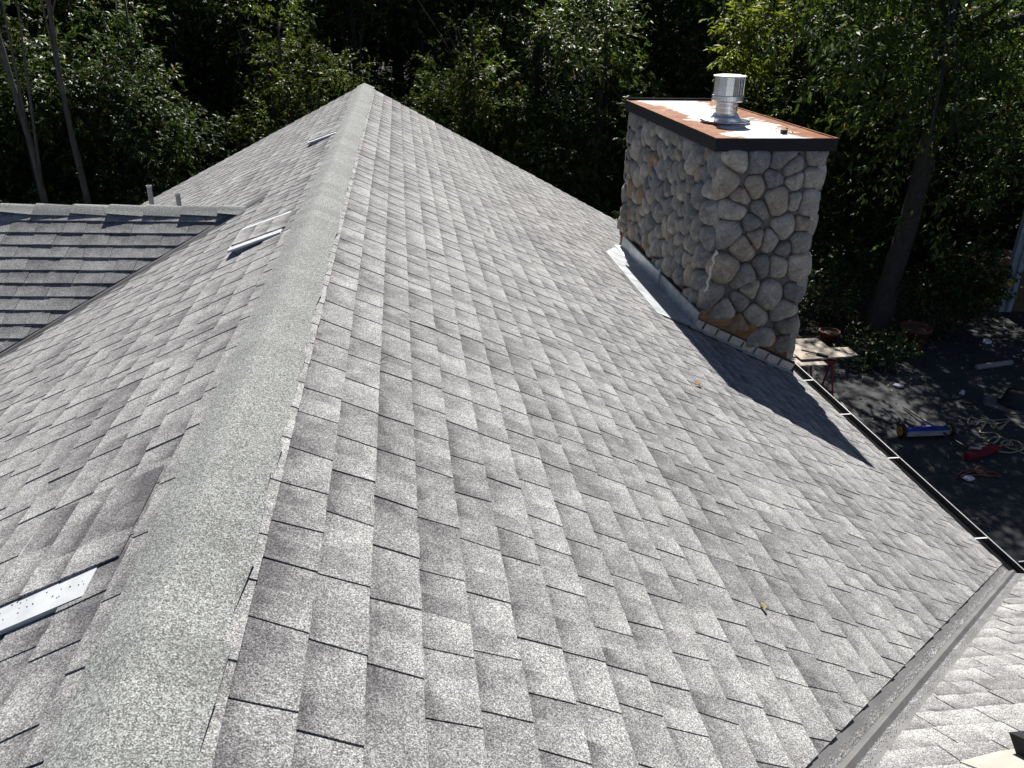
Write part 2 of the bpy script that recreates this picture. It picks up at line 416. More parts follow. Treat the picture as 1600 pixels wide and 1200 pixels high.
def clip(poly, a, b, c):
    """keep a*u + b*v >= c"""
    out = []
    for i in range(len(poly)):
        p, q = poly[i], poly[(i + 1) % len(poly)]
        dp, dq = a * p[0] + b * p[1] - c, a * q[0] + b * q[1] - c
        if dp >= 0: out.append(p)
        if (dp >= 0) != (dq >= 0):
            t = dp / (dp - dq); out.append((p[0] + t * (q[0] - p[0]), p[1] + t * (q[1] - p[1])))
    return out
pieces = []                                            # (area, field id, verts, faces, tones)
def field(fid, fr, v_first, expo, v_end, u0, u1, clips, seed, thick=.008, wmin=.07, wmax=.165, lift_h=.0030, jgap=0, cond=None):
    rnd = random.Random(seed); k = 0; v1 = v_first
    while v1 <= v_end + .001:
        v0 = v1 - expo
        u = u0 - rnd.random() * .3; up = rnd.random() < .5; tone = rnd.random()
        skew0 = rnd.uniform(-.006, .006); n_same = 0
        strip = rnd.uniform(-.15, .15)
        while u < u1:
            w = rnd.uniform(wmin, wmax) if not up else rnd.uniform(wmin, wmax * .9)
            sk = rnd.uniform(-.006, .006)
            gap = jgap if jgap else (.0015 if rnd.random() < .15 else 0)
            vj = rnd.uniform(-.0012, .0012)
            poly = [(u + skew0, v0 - .03), (u + w + sk - gap, v0 - .03), (u + w - sk - gap, v1 + vj), (u - skew0, v1 + vj)]
            for cl in clips + [(0, 1, .075)]:
                if cond is None or cond(cl, v1):
                    poly = clip(poly, *cl[:3])
                    if len(poly) < 3: break
            if len(poly) >= 3:
                lift = (lift_h if up else .0) + rnd.uniform(0, .0010)
                curl = rnd.uniform(.001, .003) if rnd.random() < .05 else 0
                top = []; tn = []
                for (a, b) in poly:
                    g = (b - v0) / expo
                    top.append(fr(a, b, .0015 + thick * max(0, g) + lift + curl * max(0, g) * (1 if a < u + w / 2 else 0)))
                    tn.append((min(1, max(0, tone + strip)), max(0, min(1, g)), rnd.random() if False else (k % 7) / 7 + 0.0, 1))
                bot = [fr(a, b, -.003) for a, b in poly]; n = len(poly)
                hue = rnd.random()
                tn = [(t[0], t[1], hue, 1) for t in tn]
                nrm = (top[1] - top[0]).cross(top[2] - top[0])
                want = fr(0, 1, 1) - fr(0, 1, 0)
                idx = tuple(range(n)) if nrm.dot(want) > 0 else tuple(range(n - 1, -1, -1))
                faces = [idx] + ([(i, n + i, n + (i + 1) % n, (i + 1) % n) for i in range(n)] if idx[0] == 0 else [((i + 1) % n, n + (i + 1) % n, n + i, i) for i in range(n)])
                pr = [proj(p) for p in top]; ar = 0
                if all(pr):
                    cx = sum(p[0] for p in pr) / n; cy = sum(p[1] for p in pr) / n
                    if -20 < cx < 1620 and -20 < cy < 1220 and want.dot(-(top[0])) > 0:
                        ar = abs(sum(pr[i][0] * pr[(i + 1) % n][1] - pr[(i + 1) % n][0] * pr[i][1] for i in range(n))) / 2
                if ar > 0 or True: pieces.append((ar, fid, top + bot, faces, tn + tn))
            u += w; skew0 = -sk if False else sk
            tone = tone * .3 + rnd.random() * .7
            n_same += 1
            if n_same >= 1 and (rnd.random() < .94): up = not up; n_same = 0
        v1 += expo; k += 1
OFFR = .078 * math.sqrt(1 + .797 ** 2)
field('main', fr_right, .183, .143, EAVE, -.3, YE, [(1, -.797, VY0 + OFFR), (-1, -RK, -YE)], 11)
far_l = [(1, -.642, 6.78 - .642 * .75 + .10), (-1, -RK, -YE)]
near_l = [(-1, -.642, -(6.78 + .642 * .75 - .10))]
field('main', fr_left, .183, .143, .75, -1.5, YE, [(-1, -RK, -YE)], 12)
nv = .183 + .143 * 4
field('main', fr_left, nv, .143, EAVE, -1.5, 7.2, near_l, 13)
field('main', fr_left, nv, .143, EAVE, 6.5, YE, far_l, 14)
field('left', fr_wl, .17, .1275, 3.2, -.5, 7.5, [(1, -KL, .055)], 15, thick=.0095, wmin=.12, wmax=.26, lift_h=.0018, jgap=.0028)
field('left', fr_wlb, .17, .1275, 3.2, -.5, 7.5, [(1, -.35, .0)], 16)
OFFW = .072 * math.sqrt(1 + (VK * CWN) ** 2)
field('right', fr_wr, .183, .143, EAVE_W, -.3, 9, [(1, -VK * CWN, OFFW)], 17)
order = sorted(range(len(pieces)), key=lambda i: -pieces[i][0]); big = set(order[:298])
par = {'main': roof, 'left': roof_l, 'right': roof_r}
rest = {k: MB() for k in par}
for i, (ar, fid, v, f, t) in enumerate(pieces):
    if i in big:
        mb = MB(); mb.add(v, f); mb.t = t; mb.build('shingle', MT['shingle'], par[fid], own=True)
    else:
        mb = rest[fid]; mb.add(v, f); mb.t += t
for k, mb in rest.items(): tag(mb.build('shingle_field', MT['shingle'], par[k]), kind='stuff')

# ridge caps
def cap_pieces(fr_a, fr_b, u0, u1, expo, half, parent, seed, butt_at_end=True, lift=.0085, lk=.79):
    rnd = random.Random(seed); u = u0
    while u < u1:
        sgn = 1 if butt_at_end else -1
        length = expo * 1.25
        hw = half + rnd.uniform(-.007, .007); yaw = rnd.uniform(-.007, .007); ex = rnd.uniform(.004, .018) if rnd.random() < .6 else 0
        mb = MB(); rows = []
        for e in (0, 1):                               # 0 buried end, 1 butt end
            uu = u + (length * e if butt_at_end else length * (1 - e)) - (length - expo if butt_at_end else 0)
            n0 = .012 + lift * e
            row = []
            for j in range(-6, 7):
                t = j / 6; sd = abs(t) * hw * (1 if t > 0 else lk) + (yaw * (2 * e - 1) if t > 0 else -yaw * (2 * e - 1))
                nn = n0 - (.006 * (1 - abs(t)) ** 3) - .002 * abs(t) + (ex * max(0, t - .6) * 2.5 if e else 0)
                row.append((fr_a if t >= 0 else fr_b)(uu, sd, nn))
            rows.append(row)
        nj = 13; th = .005
        nrmA = fr_a(0, 1, 1) - fr_a(0, 1, 0); nrmB = fr_b(0, 1, 1) - fr_b(0, 1, 0)
        v = []
        for row in rows:
            v += row
        for row in rows:
            v += [p - (nrmA if j >= 6 else nrmB) * th for j, p in enumerate(row)]
        f = []
        for j in range(nj - 1):
            f.append((j, j + 1, nj + j + 1, nj + j)); f.append((2 * nj + j, 3 * nj + j, 3 * nj + j + 1, 2 * nj + j + 1))
            f.append((nj + j, nj + j + 1, 3 * nj + j + 1, 3 * nj + j)); f.append((j, 2 * nj + j, 2 * nj + j + 1, j + 1))
        f.append((0, nj, 3 * nj, 2 * nj)); f.append((nj - 1, 3 * nj - 1, 4 * nj - 1, 2 * nj - 1))
        # orient
        a, b_, c_ = Vector(v[f[0][0]]), Vector(v[f[0][1]]), Vector(v[f[0][2]])
        if (b_ - a).cross(c_ - a).z < 0: f = [tuple(reversed(x)) for x in f]
        mb.add(v, f)
        o = mb.build('ridge_cap', MT['cap'], parent, own=True)
        o.data.polygons.foreach_set('use_smooth', [True] * len(o.data.polygons)); o.data.set_sharp_from_angle(angle=math.radians(48))
        u += expo
cap_pieces(fr_right, fr_left, -1.2, YE - .02, .145, .155, roof, 31)
cap_pieces(fr_wl, fr_wlb, -.05, 7.4, .285, .115, roof_l, 32, True, .017)

# valley flashings
vf = MB()
def vpt(t, side, off, up):
    """point on the right valley, t along it, off metres to the main (side 0) or wing (side 1) roof"""
    s = EAVE * t; y = VY0 + .797 * s
    if side == 0:
        k = 1 / math.sqrt(1 + .797 ** 2); return fr_right(y + off * k, s - off * k * .797, up)
    v = EAVE_W * t; kk = VK * CWN; k = 1 / math.sqrt(1 + kk ** 2); return fr_wr(kk * v + off * k, v - off * k * kk, up)
for (a, b) in (((0, .20, .001), (0, .012, .002)), ):
    pass
prof = [(0, .16, .0005), (0, .022, .003), (0, .010, .022), (1, .010, .022), (1, .022, .003), (1, .16, .0005)]
TS = [i / 20 for i in range(1, 21)]; TS[-1] = 1.005
vv = [vpt(t, *p) for t in TS for p in prof]; np_ = len(prof)
vf.add(vv, [(i * np_ + j, i * np_ + j + 1, (i + 1) * np_ + j + 1, (i + 1) * np_ + j) for i in range(len(TS) - 1) for j in range(np_ - 1)])
val = vf.build('valley_flashing', MT['valley'], house); val['label'] = 'grey metal valley with a raised rib at lower right'
rnd = random.Random(5); gr = MB()
for side in (0, 1):
    for _ in range(1700):
        t = rnd.uniform(.3, 1); off = .022 + abs(rnd.gauss(0, .014)); p = vpt(t, side, off, .004); r = rnd.uniform(.002, .0045)
        gr.add([p + Vector((r, 0, 0)), p + Vector((-r * .5, r, 0)), p + Vector((-r * .5, -r, 0)), p + Vector((0, 0, r * 1.4))], [(0, 1, 3), (1, 2, 3), (2, 0, 3)])
tag(gr.build('loose_granules', simple('granule_grit', (.85, .84, .80), .9), val), kind='stuff')
vl = MB(); lp = []
nL = Vector((-S, 0, C))
for t in [i / 10 for i in range(11)]:
    s = .62 + t * 3.0; y = 6.78 - .642 * (s - .75)
    row = [fr_left(y - .115, s - .02, .011), fr_left(y - .02, s, .004), fr_left(y + .0, s, .02), fr_left(y + .06, s, .03)]
    lp.append(row)
vl.add([p for r in lp for p in r], [(i * 4 + j, i * 4 + j + 1, i * 4 + j + 5, i * 4 + j + 4) for i in range(10) for j in range(3)])
o = vl.build('valley_flashing', MT['valley'], house); o['label'] = 'narrow metal valley along the left wing roof'

# gutters
def gutter(p0, d, out, length, name_label, brackets, seed):
    g = MB(); d = Vector(d); out = Vector(out); z = Vector((0, 0, 1))
    pr = [(0, .005), (0, -.11), (.075, -.11), (.118, -.03), (.118, .0), (.108, .0), (.108, -.028), (.070, -.10), (.006, -.10), (.006, .005)]
    a = [Vector(p0) + out * x + z * y for x, y in pr]; b = [p + d * length for p in a]; n = len(pr)
    g.add(a + b, [(i, (i + 1) % n, n + (i + 1) % n, n + i) for i in range(n)] + [(0, 9, 8, 7, 6, 5, 4, 3, 2, 1), tuple(range(n, 2 * n))])
    o = g.build('gutter', MT['gutter'], house); o['label'] = name_label
    l = MB(); q = Vector(p0) + out * .113 + z * .003
    l.box(q + d * (length / 2), (abs(d.x) * length + abs(out.x) * .008, abs(d.y) * length + abs(out.y) * .008, .006)); l.build('gutter_lip', MT['lip'], o)
    for t in brackets:
        h = MB(); h.box(Vector(p0) + d * t + out * .055 + z * .004, (abs(out.x) * .10 + abs(d.x) * .014, abs(out.y) * .10 + abs(d.y) * .014, .003))
        h.build('gutter_bracket', MT['painted_metal'], o)
ex = XR + EAVE * C; ez = HR - EAVE * S; ye0 = VY0 + .797 * EAVE
gutter((ex - .008, ye0 - .03, ez + .002), (0, 1, 0), (1, 0, 0), 12.25 - ye0, 'dark gutter along the right eave with white hangers', [.42, 1.55, 2.35, 3.1, 4.2, 5.0, 5.9, 6.8, 7.7], 1)
gutter((ex + .13, VY0 + EAVE_W * CWN + .0, ez + .002), (1, 0, 0), (0, 1, 0), 4.3, 'dark gutter along the wing eave at the inside corner', [.6, 1.6, 2.6], 2)
# walls under the eaves
w = MB()
w.prism([(-4.5, -3.4, GZ), (3.35, -3.4, GZ), (3.35, -3.4, -3.30), (XR, -3.4, -1.42), (-4.5, -3.4, -3.33)], (0, 15.3, 0))
w.build('wall', MT['wall'], house)
w = MB(); w.prism([(-8.2, 5.2, GZ), (-8.2, 9.0, GZ), (-8.2, 9.0, -2.85), (-8.2, 7.25, -1.78), (-8.2, 5.2, -2.95)], (3.69, 0, 0)); w.build('wall', MT['wall'], house)
w = MB(); w.prism([(3.36, -3.3, GZ), (3.36, 3.34, GZ), (3.36, 3.34, -3.3), (3.36, VY0, -1.5), (3.36, -3.3, -3.3)], (4.6, 0, 0)); w.build('wall', MT['wall'], house)

# ------------------------------------------------------------------ chimney
CX0, CX1, CY0, CY1 = 2.765, 3.715, 7.10, 10.12           # stone core
CT = -1.115
chim = thing('chimney', (3.25, 8.6, GZ), 'river stone chimney with a rusty metal cap rising through the right roof slope', 'chimney')
c = MB(); c.box((3.25, 8.61, (GZ + CT) / 2), (CX1 - CX0 - .04, CY1 - CY0 - .04, CT - GZ)); core = c.build('masonry', MT['mortar'], chim)
def roofz(x): return HR - (x - XR) / C * S
def stones(seed, a0, a1, ztop, zbot, to3d, dens, parent, stuff=False, asp=1.12, bulge=1.0):
    rnd = random.Random(seed); pts = []
    target = int((a1 - a0) * (ztop - min(zbot(a0), zbot(a1))) / dens ** 2)
    for _ in range(target):
        best = None; bd = -1
        for _ in range(22):
            p = (rnd.uniform(a0 + .03, a1 - .03), rnd.uniform(min(zbot(a0), zbot(a1)), ztop - .04))
            if p[1] < zbot(p[0]) + .05: continue
            d = min([math.hypot(p[0] - q[0], (p[1] - q[1]) / asp) * q[2] for q in pts] or [9])
            if d > bd: bd = d; best = p
        if best: pts.append((*best, rnd.uniform(.72, 1.35)))
    K = 22; joined = MB()
    for i, p in enumerate(pts):
        nb = sorted(((math.hypot(q[0] - p[0], q[1] - p[1]), j) for j, q in enumerate(pts) if j != i))[:10]
        rs = []
        ph = rnd.random() * 6.28
        for a in range(K):
            th = 2 * math.pi * a / K; dx, dy = math.cos(th), math.sin(th); acc = 0
            for d, j in nb:
                q = pts[j]; ux, uy = (q[0] - p[0]) / d, (q[1] - p[1]) / d; cc = dx * ux + dy * uy
                wj = q[2] / (p[2] + q[2])                # smaller weight value = bigger stone
                if cc > .05: acc += (cc / (d * wj * 1.0)) ** 10
            for lim, cc in ((a1 + .04 - p[0], dx), (p[0] - a0 + .04, -dx), (ztop + .01 - p[1], dy), (max(.03, p[1] - zbot(p[0])), -dy)):
                if cc > .05: acc += (cc / max(.02, lim)) ** 10
            r = min(.19, acc ** (-1 / 10)) if acc > 0 else .15
            rs.append(r * (1 + .05 * math.sin(2 * th + ph) + .03 * math.sin(3 * th + ph * 2)))
        rs = [(rs[k - 1] + 2 * rs[k] + rs[(k + 1) % K]) / 4 - .0015 for k in range(K)]
        rm = sum(rs) / K; h = rm * rnd.uniform(.52, .88) * bulge
        tx, ty = rnd.uniform(-.35, .35), rnd.uniform(-.35, .35)
        v = []; f = []
        prof = ((.0, 1), (.35, .97), (.62, .87), (.82, .66), (.94, .38), (1.0, .0), (.93, -.35))
        for t, hh in prof:
            for k in range(K if t > 0 else 1):
                th = 2 * math.pi * k / K
                da, dz = math.cos(th) * rs[k] * t, math.sin(th) * rs[k] * t
                bump_ = .010 * mnoise.noise(Vector((p[0] * 3 + da * 9, p[1] * 3 + dz * 9, seed)))
                nn = h * hh * (1 + (tx * da + ty * dz) / rm * .5) + bump_ * (hh > 0)
                v.append(to3d(p[0] + da, p[1] + dz, nn - .012))
        for k in range(K): f.append((0, 1 + k, 1 + (k + 1) % K))
        for ring in range(len(prof) - 2):
            o_ = 1 + ring * K
            for k in range(K): f.append((o_ + k, o_ + K + k, o_ + K + (k + 1) % K, o_ + (k + 1) % K))
        e1 = (Vector(v[1]) - Vector(v[0])).cross(Vector(v[2]) - Vector(v[0])); outw = to3d(0, 0, 1) - to3d(0, 0, 0)
        if e1.dot(outw) < 0: f = [tuple(reversed(x)) for x in f]
        if stuff: joined.add(v, f)
        else:
            mb = MB(); mb.add(v, f); mb.build('stone', MT['stone'], parent, True, True)
    if stuff: tag(joined.build('stone_facing', MT['stone'], parent, True), kind='stuff')
left3 = lambda a, z, n: Vector((CX0 - n, a, z))
front3 = lambda a, z, n: Vector((a, CY0 - n, z))
right3 = lambda a, z, n: Vector((CX1 + n, a, z)); back3 = lambda a, z, n: Vector((a, CY1 + n, z))
stones(3, CY0, CY1, CT, lambda a: -2.60 + .06 * math.sin(a * 5), left3, .192, chim)
stones(4, CX0, CX1, CT, lambda a: roofz(a) + .16 + .05 * math.sin(a * 7), front3, .208, chim)
stones(6, CY0, CY1, CT, lambda a: -4.6, right3, .24, chim, True)
stones(7, CX0, CX1, CT, lambda a: -3.2, back3, .22, chim, True)
pl = MB()
pl.box((CX0 - .008, (CY0 + CY1) / 2, -2.72), (.03, CY1 - CY0 + .02, .36))
pl.prism([(CX0 - .02, CY0 - .022, -2.90), (CX0 - .02, CY0 - .022, roofz(CX0) + .28), (CX1, CY0 - .022, roofz(CX1) + .30), (CX1, CY0 - .022, -3.5)], (0, .02, 0))
pl.build('plywood_base', MT['ply'], chim)
se = MB(); sp_ = []
rnd = random.Random(8)
for i in range(15):
    t = i / 14; a = 2.80 - .05 * t + .010 * math.sin(i * 1.7); z = -1.99 - .40 * t
    sp_.append(front3(a, z, .085 + .012 * math.sin(i * 2.1)))
se.tube(sp_, [.006 + .012 * rnd.random() for _ in sp_], 7); se.build('sealant_streak', MT['plaster'], chim, True)
# cap
cp = MB(); X0, X1, Y0, Y1, ZT = 2.695, 3.80, 7.05, 10.17, -1.018
cp.box(((X0 + X1) / 2, (Y0 + Y1) / 2, ZT - .012), (X1 - X0 - .012, Y1 - Y0 - .012, .02)); capo = cp.build('chimney_cap', MT['captop'], chim)
fb = MB(); zc = ZT - .052; hh = .108
fb.box(((X0 + X1) / 2, Y0, zc), (X1 - X0 + .012, .012, hh)); fb.box(((X0 + X1) / 2, Y1, zc + .012), (X1 - X0 + .012, .012, hh + .024))
fb.box((X0, (Y0 + Y1) / 2, zc), (.012, Y1 - Y0 - .012, hh)); fb.box((X1, (Y0 + Y1) / 2, zc), (.012, Y1 - Y0 - .012, hh))
fb.build('fascia', MT['fascia'], capo)
rim = MB()
for ccx, ccy, lx, ly in (((X0 + X1) / 2, Y0 + .004, X1 - X0 + .02, .018), (X0 + .004, (Y0 + Y1) / 2, .018, Y1 - Y0 - .02), (X1 - .004, (Y0 + Y1) / 2, .018, Y1 - Y0 - .02)):
    rim.box((ccx, ccy, ZT + .004), (lx, ly, .006))
rim.build('cap_rim', MT['captop'], capo)
un = MB(); un.box((X0 + .03, 7.45, CT + .005), (.05, .75, .02)); un.build('cap_edge_strip', MT['cream_metal'], capo)
# flue
FX, FY = 3.17, 8.13
fl = MB(); fl.lathe((FX, FY, ZT), [(.24, .014), (.245, .022), (.23, .032), (.15, .042), (.128, .062), (.115, .09)], 32)
flange = fl.build('flue_flange', MT['steel'], chim, True)
fl = MB(); fl.lathe((FX, FY, ZT), [(.104, .08), (.104, .115), (.110, .119), (.110, .127), (.104, .131), (.104, .16), (.110, .164), (.110, .172), (.104, .176), (.104, .205)], 28); fl.build('flue_pipe', MT['steel'], chim)
fl = MB(); fl.lathe((FX, FY, ZT), [(.104, .198), (.146, .202), (.152, .210), (.152, .252), (.147, .257), (.12, .259)], 32, cap0=False); fl.build('flue_collar', MT['steel'], chim)
for j in range(12):
    a = 2 * math.pi * j / 12; b = a + 2 * math.pi / 12 * .96
    r0, r1 = .146, .134
    q = [Vector((FX + r0 * math.cos(a), FY + r0 * math.sin(a), ZT + .258)), Vector((FX + r1 * math.cos(b), FY + r1 * math.sin(b), ZT + .258))]
    t = Vector((-math.cos((a + b) / 2), -math.sin((a + b) / 2), 0)) * .006
    fl = MB(); fl.prism([q[0], q[1], q[1] + t, q[0] + t], (0, 0, .165)); fl.build('flue_louvre', MT['steel'], chim)
fl = MB(); fl.lathe((FX, FY, ZT), [(.154, .424), (.158, .428), (.158, .436), (.11, .444), (.03, .447)], 32); fl.build('flue_lid', MT['painted_metal'], chim)
for k in range(2):
    a = -.35 - k * 0; q = MB(); q.box((FX + .27, FY + .01, ZT + .03), (.06, .03, .03)); 
q.build('flange_clip', MT['steel'], flange)
# flashings (part of the house roof)
fp = MB(); rows = []
for y in [6.92, 7.0, 7.5, 8.0, 8.5, 9.0, 9.35, 9.75]:
    w_ = 2.27 if y < 9 else 2.27 + (y - 9.0) * .42
    so_ = (w_ - XR) / C; si = (2.60 - XR) / C
    rows.append([fr_right(y, so_, .012), fr_right(y, so_ + .17, .020), Vector((2.57, y, roofz(2.57) - .005 + .03)), Vector((2.655, y, roofz(2.60) + .03)), Vector((2.675, y, roofz(2.60) + .15)), Vector((2.69, y, roofz(2.60) + .155))])
for j, r in enumerate(rows): fp.v += [tuple(p) for p in r]
for j in range(len(rows) - 1):
    for k in range(5): fp.f.append((j * 6 + k, j * 6 + k + 1, j * 6 + 7 + k, j * 6 + 6 + k)); fp.m.append(0)
pan = fp.build('chimney_flashing', MT['galv'], house); pan['label'] = 'galvanised pan along the upper side of the chimney'
q = MB(); q.box((2.665, 8.15, roofz(2.6) + .12), (.02, .035, .17)); q.build('flashing_seam', MT['galv'], pan)
q = MB()
q.prism([Vector((CX0 - .06, CY0 - .04, roofz(CX0) + .01)), Vector((CX0 - .06, CY0 - .04, roofz(CX0) + .14)), Vector((CX1 + .06, CY0 - .04, roofz(CX1 + .06) + .14)), Vector((CX1 + .06, CY0 - .04, roofz(CX1 + .06) + .01))], (0, .012, 0))
q.build('roofing_felt', MT['felt'], house)
rnd = random.Random(12)
for i in range(8):
    s0 = (2.62 - XR) / C + i * .152; q = MB(); y1 = CY0 - .046; ww = .105 + rnd.uniform(-.008, .02)
    n0 = .012 + .003 * (i % 2)
    a, b_ = s0, s0 + .168
    tilt = rnd.uniform(-.01, .012)
    v = [fr_right(y1 - ww, a, n0), fr_right(y1 - ww + tilt, b_, n0 + .008), fr_right(y1, b_, n0 + .016), fr_right(y1, a, n0 + .008), fr_right(y1, b_, n0 + .085), fr_right(y1, a, n0 + .08)]
    q.add(v, [(0, 1, 2, 3), (3, 2, 4, 5)]); q.build('step_flashing', MT['step'], house)
db = MB(); db.box((3.44, 7.36, ZT + .018), (.05, .045, .036)); tag(db.build('block', MT['asphalt_black'], own=True), 'tiny black block on the rusty chimney cap near its front edge', 'block')
rnd = random.Random(2); db = MB()
for _ in range(9):
    p = Vector((rnd.uniform(3.42, 3.62), rnd.uniform(7.3, 7.7), ZT + .004)); db.box(p, (.012, .006, .008), Matrix.Rotation(rnd.random() * 3, 3, 'Z'))
tag(db.build('crumbs', MT['twig']), 'dark crumbs scattered on the rusty chimney cap right of the flue', 'debris', kind='stuff')

# ------------------------------------------------------------------ roof vents: slanted box, shingle-clad top, white edge
def make_vent(loc, label, border=True):
    t = thing('roof_vent', loc, label, 'roof vent', 'white edged vents on the left roof slope')
    # local +x runs down the left slope, local z = slope normal
    t.rotation_euler = Matrix((Vector((-C, 0, -S)), Vector((0, -1, 0)), Vector((-S, 0, C)))).transposed().to_euler()
    Lx, Wy, H = .34, .50, (.040 if border else .016)
    def top(x): return .012 + H * x / Lx
    for yy in (-Wy / 2, Wy / 2 - .012):
        m1 = MB(); m1.prism([(0, yy, 0), (Lx - .045, yy, 0), (Lx - .02, yy, top(Lx) - .012), (0, yy, .004)], (0, .012, 0))
        m1.build('side_wall', MT['trim'], t, local=True)
    m2 = MB(); yf = -Wy / 2 - .03 if border else -Wy / 2 + .06
    m2.prism([(0, Wy / 2 + .03, top(0)), (Lx, Wy / 2 + .03, top(Lx)), (Lx, yf, top(Lx)), (0, yf, top(0))], (0, 0, -.012)); m2.build('top_sheet', MT['painted_metal'], t, local=True)
    nl = MB(); rn = random.Random(3)
    for k in range(26):
        x_, y_ = rn.uniform(.01, Lx - .02), Wy / 2 - (.04 if border else .055) + rn.uniform(-.03, .045); r_ = rn.uniform(.0007, .0017)
        nl.box((x_, y_, top(x_)), (r_ * 2, r_ * 2, .003))
    tag(nl.build('nail_head', MT['fascia'], t, local=True), kind='stuff')
    m4 = MB()
    for k in range(14):
        y0 = -Wy / 2 + .03 + k * (Wy - .06) / 14; m4.box((Lx - .03, y0 + .012, H * .5), (.006, .022, H * .8))
    m4.build('louvre', MT['painted_metal'], t, local=True)
    rndv = random.Random(4)
    for (a, b) in ((-.06, .10), (.10, .215), (.215, Lx - .014)):
        y = -Wy / 2 + (.045 if border else -.03); ye = Wy / 2 - (.062 if border else .085)
        while y < ye - .01:
            wv = min(rndv.uniform(.14, .24), ye - y); tn = rndv.random()
            mb = MB(); nn = rndv.uniform(.003, .007)
            pts = [(a, y), (b, y), (b, y + wv), (a, y + wv)]
            v = [Vector((p, q_, top(p) + .002 + nn * (1 if p == b else .4))) for p, q_ in pts] + [Vector((p, q_, top(p))) for p, q_ in pts]
            mb.add(v, [(0, 1, 2, 3), (0, 4, 5, 1), (1, 5, 6, 2), (2, 6, 7, 3), (3, 7, 4, 0)]); mb.t = [(tn, 1 if i % 4 in (1, 2) else 0, tn, 1) for i in range(8)]
            mb.build('shingle', MT['shingle'], t, local=True); y += wv
    return t
def on_left(px, py):
    d = CW * F_PX + CR * (px - 800) - CU * (py - 600); n = Vector((-S, 0, C)); P0 = Vector((XR, 0, HR)); return d * (n.dot(P0) / n.dot(d))
def vent_at(px, py, label, src=None, border=True):
    """px, py: near upslope corner"""
    p = on_left(px, py) + Vector((0, .26, 0))
    if src is None: return make_vent(p, label, border)
    v = copy_tree(src); v.location = p; v['label'] = label; WLOC[v] = p; return v
v0 = vent_at(440, 364, 'slanted white-edged roof vent right of the left wing ridge, middle of three')
v1 = vent_at(530, 207, 'small far roof vent just below the main roof peak', v0)
v2 = vent_at(137, 928, 'nearest roof vent, bright white edge cut off at the left picture side', None, False)
# vent pipes behind the left wing ridge
for i, (px, pyb, pyt, y, lab) in enumerate(((237, 318, 290, 7.7, 'taller grey vent pipe behind the left wing ridge'), (280, 320, 302, 7.7, 'shorter grey vent pipe nearer the main roof, behind the left wing ridge'))):
    d = CW * F_PX + CR * (px - 800) - CU * (pyb - 600); p = d * (y / d.y)
    d2 = CW * F_PX + CR * (px - 800 - 4) - CU * (pyt - 600); zt = (d2 * (y / d2.y)).z
    t = thing('vent_pipe', (p.x, y, p.z - .25), lab, 'vent pipe', 'grey pipes behind the left ridge')
    m = MB(); m.lathe((p.x, y, p.z - .25), [(.021, 0), (.021, zt - p.z + .24)], 14, cap1=False); m.build('pipe', MT['pipe'], t)
    m = MB(); m.lathe((p.x, y, zt - .01), [(.021, 0), (.024, 0), (.024, .012), (.018, .012), (.018, 0)], 14, cap0=False, cap1=False); m.build('pipe_rim', MT['lip'], t)
    m = MB(); m.lathe((p.x, y, p.z - .25), [(.11, -.05), (.06, .02), (.030, .10)], 14); m.build('boot', MT['felt'], t)
# small things lying on the roof
def on_right(px, py, up=.012):
    d = CW * F_PX + CR * (px - 800) - CU * (py - 600); n = Vector((S, 0, C)); P0 = Vector((XR, 0, HR)); return d * (n.dot(P0) / n.dot(d)) + n * up
def roof_leaf(px, py, size, m, label, ang):
    c0 = on_right(px, py); mb = MB(); a = Vector((0, 1, 0)); b = Vector((C, 0, -S)); n = Vector((S, 0, C)); K = 7; v = []
    for j in range(K):
        t = j / (K - 1); wd_ = math.sin(math.pi * t) * .28 + .01; cu = .25 * math.sin(math.pi * t)
        for s_ in (-1, 0, 1):
            p = (t - .5, s_ * wd_); q = (p[0] * math.cos(ang) - p[1] * math.sin(ang), p[0] * math.sin(ang) + p[1] * math.cos(ang))
            v.append(c0 + (a * q[0] + b * q[1]) * size + n * size * (cu * .6 + abs(s_) * .14))
    mb.add(v, [(j * 3 + k, j * 3 + k + 1, j * 3 + 4 + k, j * 3 + 3 + k) for j in range(K - 1) for k in range(2)])
    tag(mb.build('fallen_leaf', m, None, True, True), label, 'leaf')
roof_leaf(1088, 604, .075, MT['deadleaf'], 'small orange dead leaf on the sunlit shingles left of the chimney shadow', .9)
roof_leaf(1187, 952, .05, simple('dry_olive_leaf', (.20, .17, .07), .7), 'curled olive dry leaf on the lower right shingles', .2)
roof_leaf(762, 361, .05, simple('dark_dry_leaf', (.05, .04, .03), .7), 'tiny dark leaf high on the right roof slope', .5)
tw = MB(); p = on_right(592, 569, .016); q = on_right(603, 566, .03); tw.tube([p, (p + q) / 2 + Vector((0, 0, .006)), q], [.0018, .0022, .001], 6)
tag(tw.build('twig', MT['twig'], None, True, True), 'short dark twig lying across the shingles near the ridge', 'twig')
